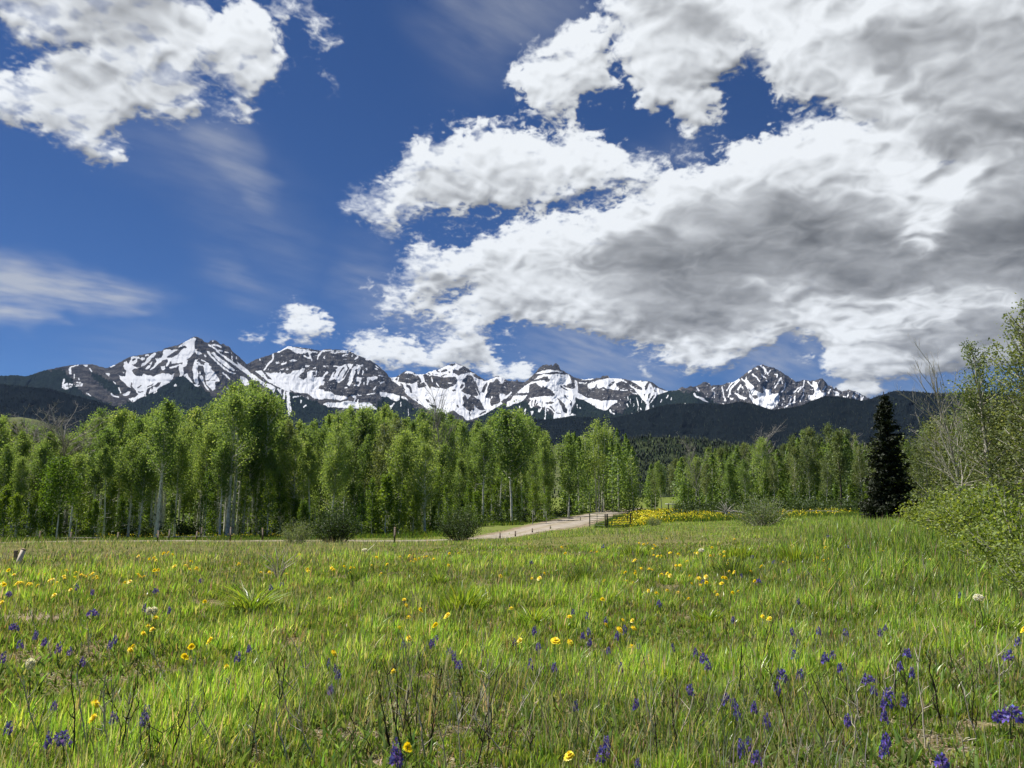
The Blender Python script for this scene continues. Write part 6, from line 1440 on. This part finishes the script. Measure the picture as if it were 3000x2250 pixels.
def build_fences():
    tp=make_tpost(1.35);first=True;rg=np.random.default_rng(6)
    NB=['leftmost thin steel fence post','second thin steel post from the left','thin steel post left of the thick pale trunk','thin steel post in front of the thick pale trunk','thin steel post right of the thick pale trunk','thin steel post left of the tallest aspen','short steel post left of the tallest aspen','thin steel post below the tallest aspen','thin steel post left of the straggly light bush','thin pale fence post between the two dark willow bushes','thin steel post just right of the second dark willow','steel post second from the dark willow along the road','steel post third from the dark willow along the road','steel post on the road side nearest the gates','steel post by the top of the road']
    L=[(120,1557,54),(212,1560,52),(349,1560,52),(467,1556,46),(499,1553,58),(579,1557,52),(592,1546,62),(680,1546,52),(774,1548,52),(1158,1546,36),(1466,1560,42),(1510,1556,44),(1560,1548,48),(1612,1540,54),(1700,1514,82)]
    for k,(px,top,r) in enumerate(L):
        x,y,z=polar(px,r);h=height_for(px,top,r,z);o=tp if k==0 else copy_thing(tp,(x,y,z),0,1);o.location=(x,y,z);s=min(h/1.37,1.05);o.scale=(2.2,2.2,s);o.rotation_euler=(rg.normal()*.04,rg.normal()*.04,rg.random()*3);tag(o,NB[k],'fence post','thin posts along the meadow and road')
    # posts of the flower field fence
    wp=empty('wooden_post',(0,0,0));m=MB();m.tube([[0,0,-.3],[0,0,1.15]],[.042,.036],8);m.add(*_disc(.036,1.15,8));obj('shaft',m.mesh('shaft',DARKP,True),wp);m=MB();m.tube([[0,0,.92],[0,0,.94]],[.044,.044],8);obj('wire_wrap',m.mesh('wire_wrap',STEEL),wp)
    Q=[(1958,108,'wooden post by the yellow flowers, farthest of the row'),(1917,96,'second farthest wooden post by the yellow flowers'),(1866,82,'wooden post in the middle of the row by the yellow flowers'),(1854,74,'wooden post right above the gates'),(1838,68,'wooden post just behind the gates'),(2010,118,'wooden post at the far corner of the yellow flowers')]
    for k,(px,r,l) in enumerate(Q):
        x,y,z=polar(px,r);o=wp if k==0 else copy_thing(wp,(x,y,z),0,1);o.location=(x,y,z);o.rotation_euler=(rg.normal()*.05,rg.normal()*.05,rg.random()*3);tag(o,l,'wooden post','dark wooden posts by the yellow flowers')
    # tube gates
    def gate(pa,ra,pb,rb,l):
        A=np.array(polar(pa,ra));B=np.array(polar(pb,rb));d=B-A;ln=float(np.hypot(d[0],d[1]));rz=math.atan2(d[1],d[0]);root=empty('tube_gate',tuple(A),l,'gate','tube gates by the road',rz);m=MB();sl=(B[2]-A[2])/ln
        f=lambda x,z:[x,0,z+x*sl]
        m.tube([f(0,.16),f(0,1.02)],[.026]*2,6);m.tube([f(ln,.16),f(ln,1.02)],[.026]*2,6);m.tube([f(0,1.02),f(ln,1.02)],[.026]*2,6);m.tube([f(0,.16),f(ln,.16)],[.026]*2,6);obj('gate_frame',m.mesh('gate_frame',GREEN,True),root)
        for z in (.34,.50,.67,.84):q=MB();q.tube([f(0,z),f(ln,z)],[.020]*2,6);obj('rail',q.mesh('rail',GREEN,True),root)
        q=MB();q.tube([f(ln*.5,.16),f(ln*.5,1.02)],[.018]*2,6);obj('upright',q.mesh('upright',GREEN,True),root)
        for x in (-.12,ln+.12):
            q=MB();q.tube([f(x,-.3),f(x,1.05)],[.04,.036],8);obj('gate_post',q.mesh('gate_post',DARKP,True),root)
    gate(1728,62,1772,57,'open dark green tube gate nearest the road');gate(1780,57,1846,60,'dark green tube gate in front of the yellow flowers')
    # leaning wooden stub at the left edge
    x,y,z=polar(64,11.2);root=empty('broken_post',(x,y,z),'pale freshly split wooden post leaning at the left edge of the meadow','wooden post');root.rotation_euler=(.05,.36,0);h=.19
    m=MB();m.box((0,0,h/2-.05),(.024,.014,h/2+.05));obj('shaft',m.mesh('shaft',PALE),root);m=MB();m.box((.0,.0,h+.008),(.025,.015,.006));obj('weathered_top',m.mesh('weathered_top',OLD),root)
    x,y,z=polar(57,11.6);root=empty('wooden_stub',(x,y,z),'short dark brown post behind the leaning pale one','wooden post');m=MB();m.tube([[0,0,-.2],[0,0,.15]],[.026,.022],8);m.add(*_disc(.022,.15,8));obj('shaft',m.mesh('shaft',OLD,True),root)
    # white signpost far off, small white marker
    x,y,z=polar(1958,110);root=empty('white_beam',(x,y,z),'white horizontal beam on a dark post beyond the yellow flowers','signpost');h=height_for(1958,1478,110,z)
    m=MB();m.box((0,0,h/2),(.05,.05,h/2));obj('post',m.mesh('post',DARKP),root);m=MB();m.box((.35,0,h+.05),(.75,.04,.06));obj('crossbar',m.mesh('crossbar',WHITEP),root)
    x,y,z=polar(2485,95);root=empty('white_marker',(x,y,z),'small white forked marker post left of the spruce','marker post');h=height_for(2485,1458,95,z)
    m=MB();m.tube([[0,0,-.1],[0,0,h]],[.05,.045],8);obj('shaft',m.mesh('shaft',WHITEP,True),root)
    for sgn in(-1,1):m=MB();m.tube([[0,0,h-.03],[sgn*.2,0,h+.16]],[.03,.02],6);obj('fork',m.mesh('fork',WHITEP,True),root)
    # root plate of a fallen tree
    x,y,z=polar(2150,78);m=MB();g2=np.random.default_rng(9);m.tube([[-.9,0,.1],[0,.1,.35],[1.3,.2,.2]],[.2,.17,.08],8)
    for k in range(16):
        a=g2.random()*6.28;l=g2.uniform(.5,1.3);m.tube([[-.8,0,.25],[-.8+math.cos(a)*l*.5,g2.normal()*.2,.3+abs(math.sin(a))*l*.5],[-.8+math.cos(a)*l,g2.normal()*.3,.3+abs(math.sin(a))*l]],[.05,.03,.01],4)
    tag(obj('uprooted_stump',m.mesh('uprooted_stump',GREYTWIG,True),None,(x,y,z)),'grey uprooted stump with tangled roots before the right stand','stump')
def _disc(r,z,n):
    V=[[0,0,z]]+[[r*math.cos(i*6.2832/n),r*math.sin(i*6.2832/n),z] for i in range(n)];return V,[[0,1+i,1+(i+1)%n] for i in range(n)]
build_fences()
# ---------------------------------------------------------------- clear mountain air
def build_haze():
    x=12500.;V=[];mb=MB();mb.box((0,3000,(1900-420)/2),(x,8500,(1900+420)/2))
    m=bpy.data.materials.new('mountain_air');m.use_nodes=True;nt=m.node_tree;nt.nodes.clear()
    v=nt.nodes.new('ShaderNodeVolumePrincipled');v.inputs['Color'].default_value=(.36,.56,1,1);v.inputs['Density'].default_value=HAZE;v.inputs['Anisotropy'].default_value=.2
    o=nt.nodes.new('ShaderNodeOutputMaterial');nt.links.new(v.outputs[0],o.inputs['Volume'])
    tag(obj('haze',mb.mesh('haze',m)),'thin blue mountain air',None,None,'stuff')
HAZE=.000009
build_haze()
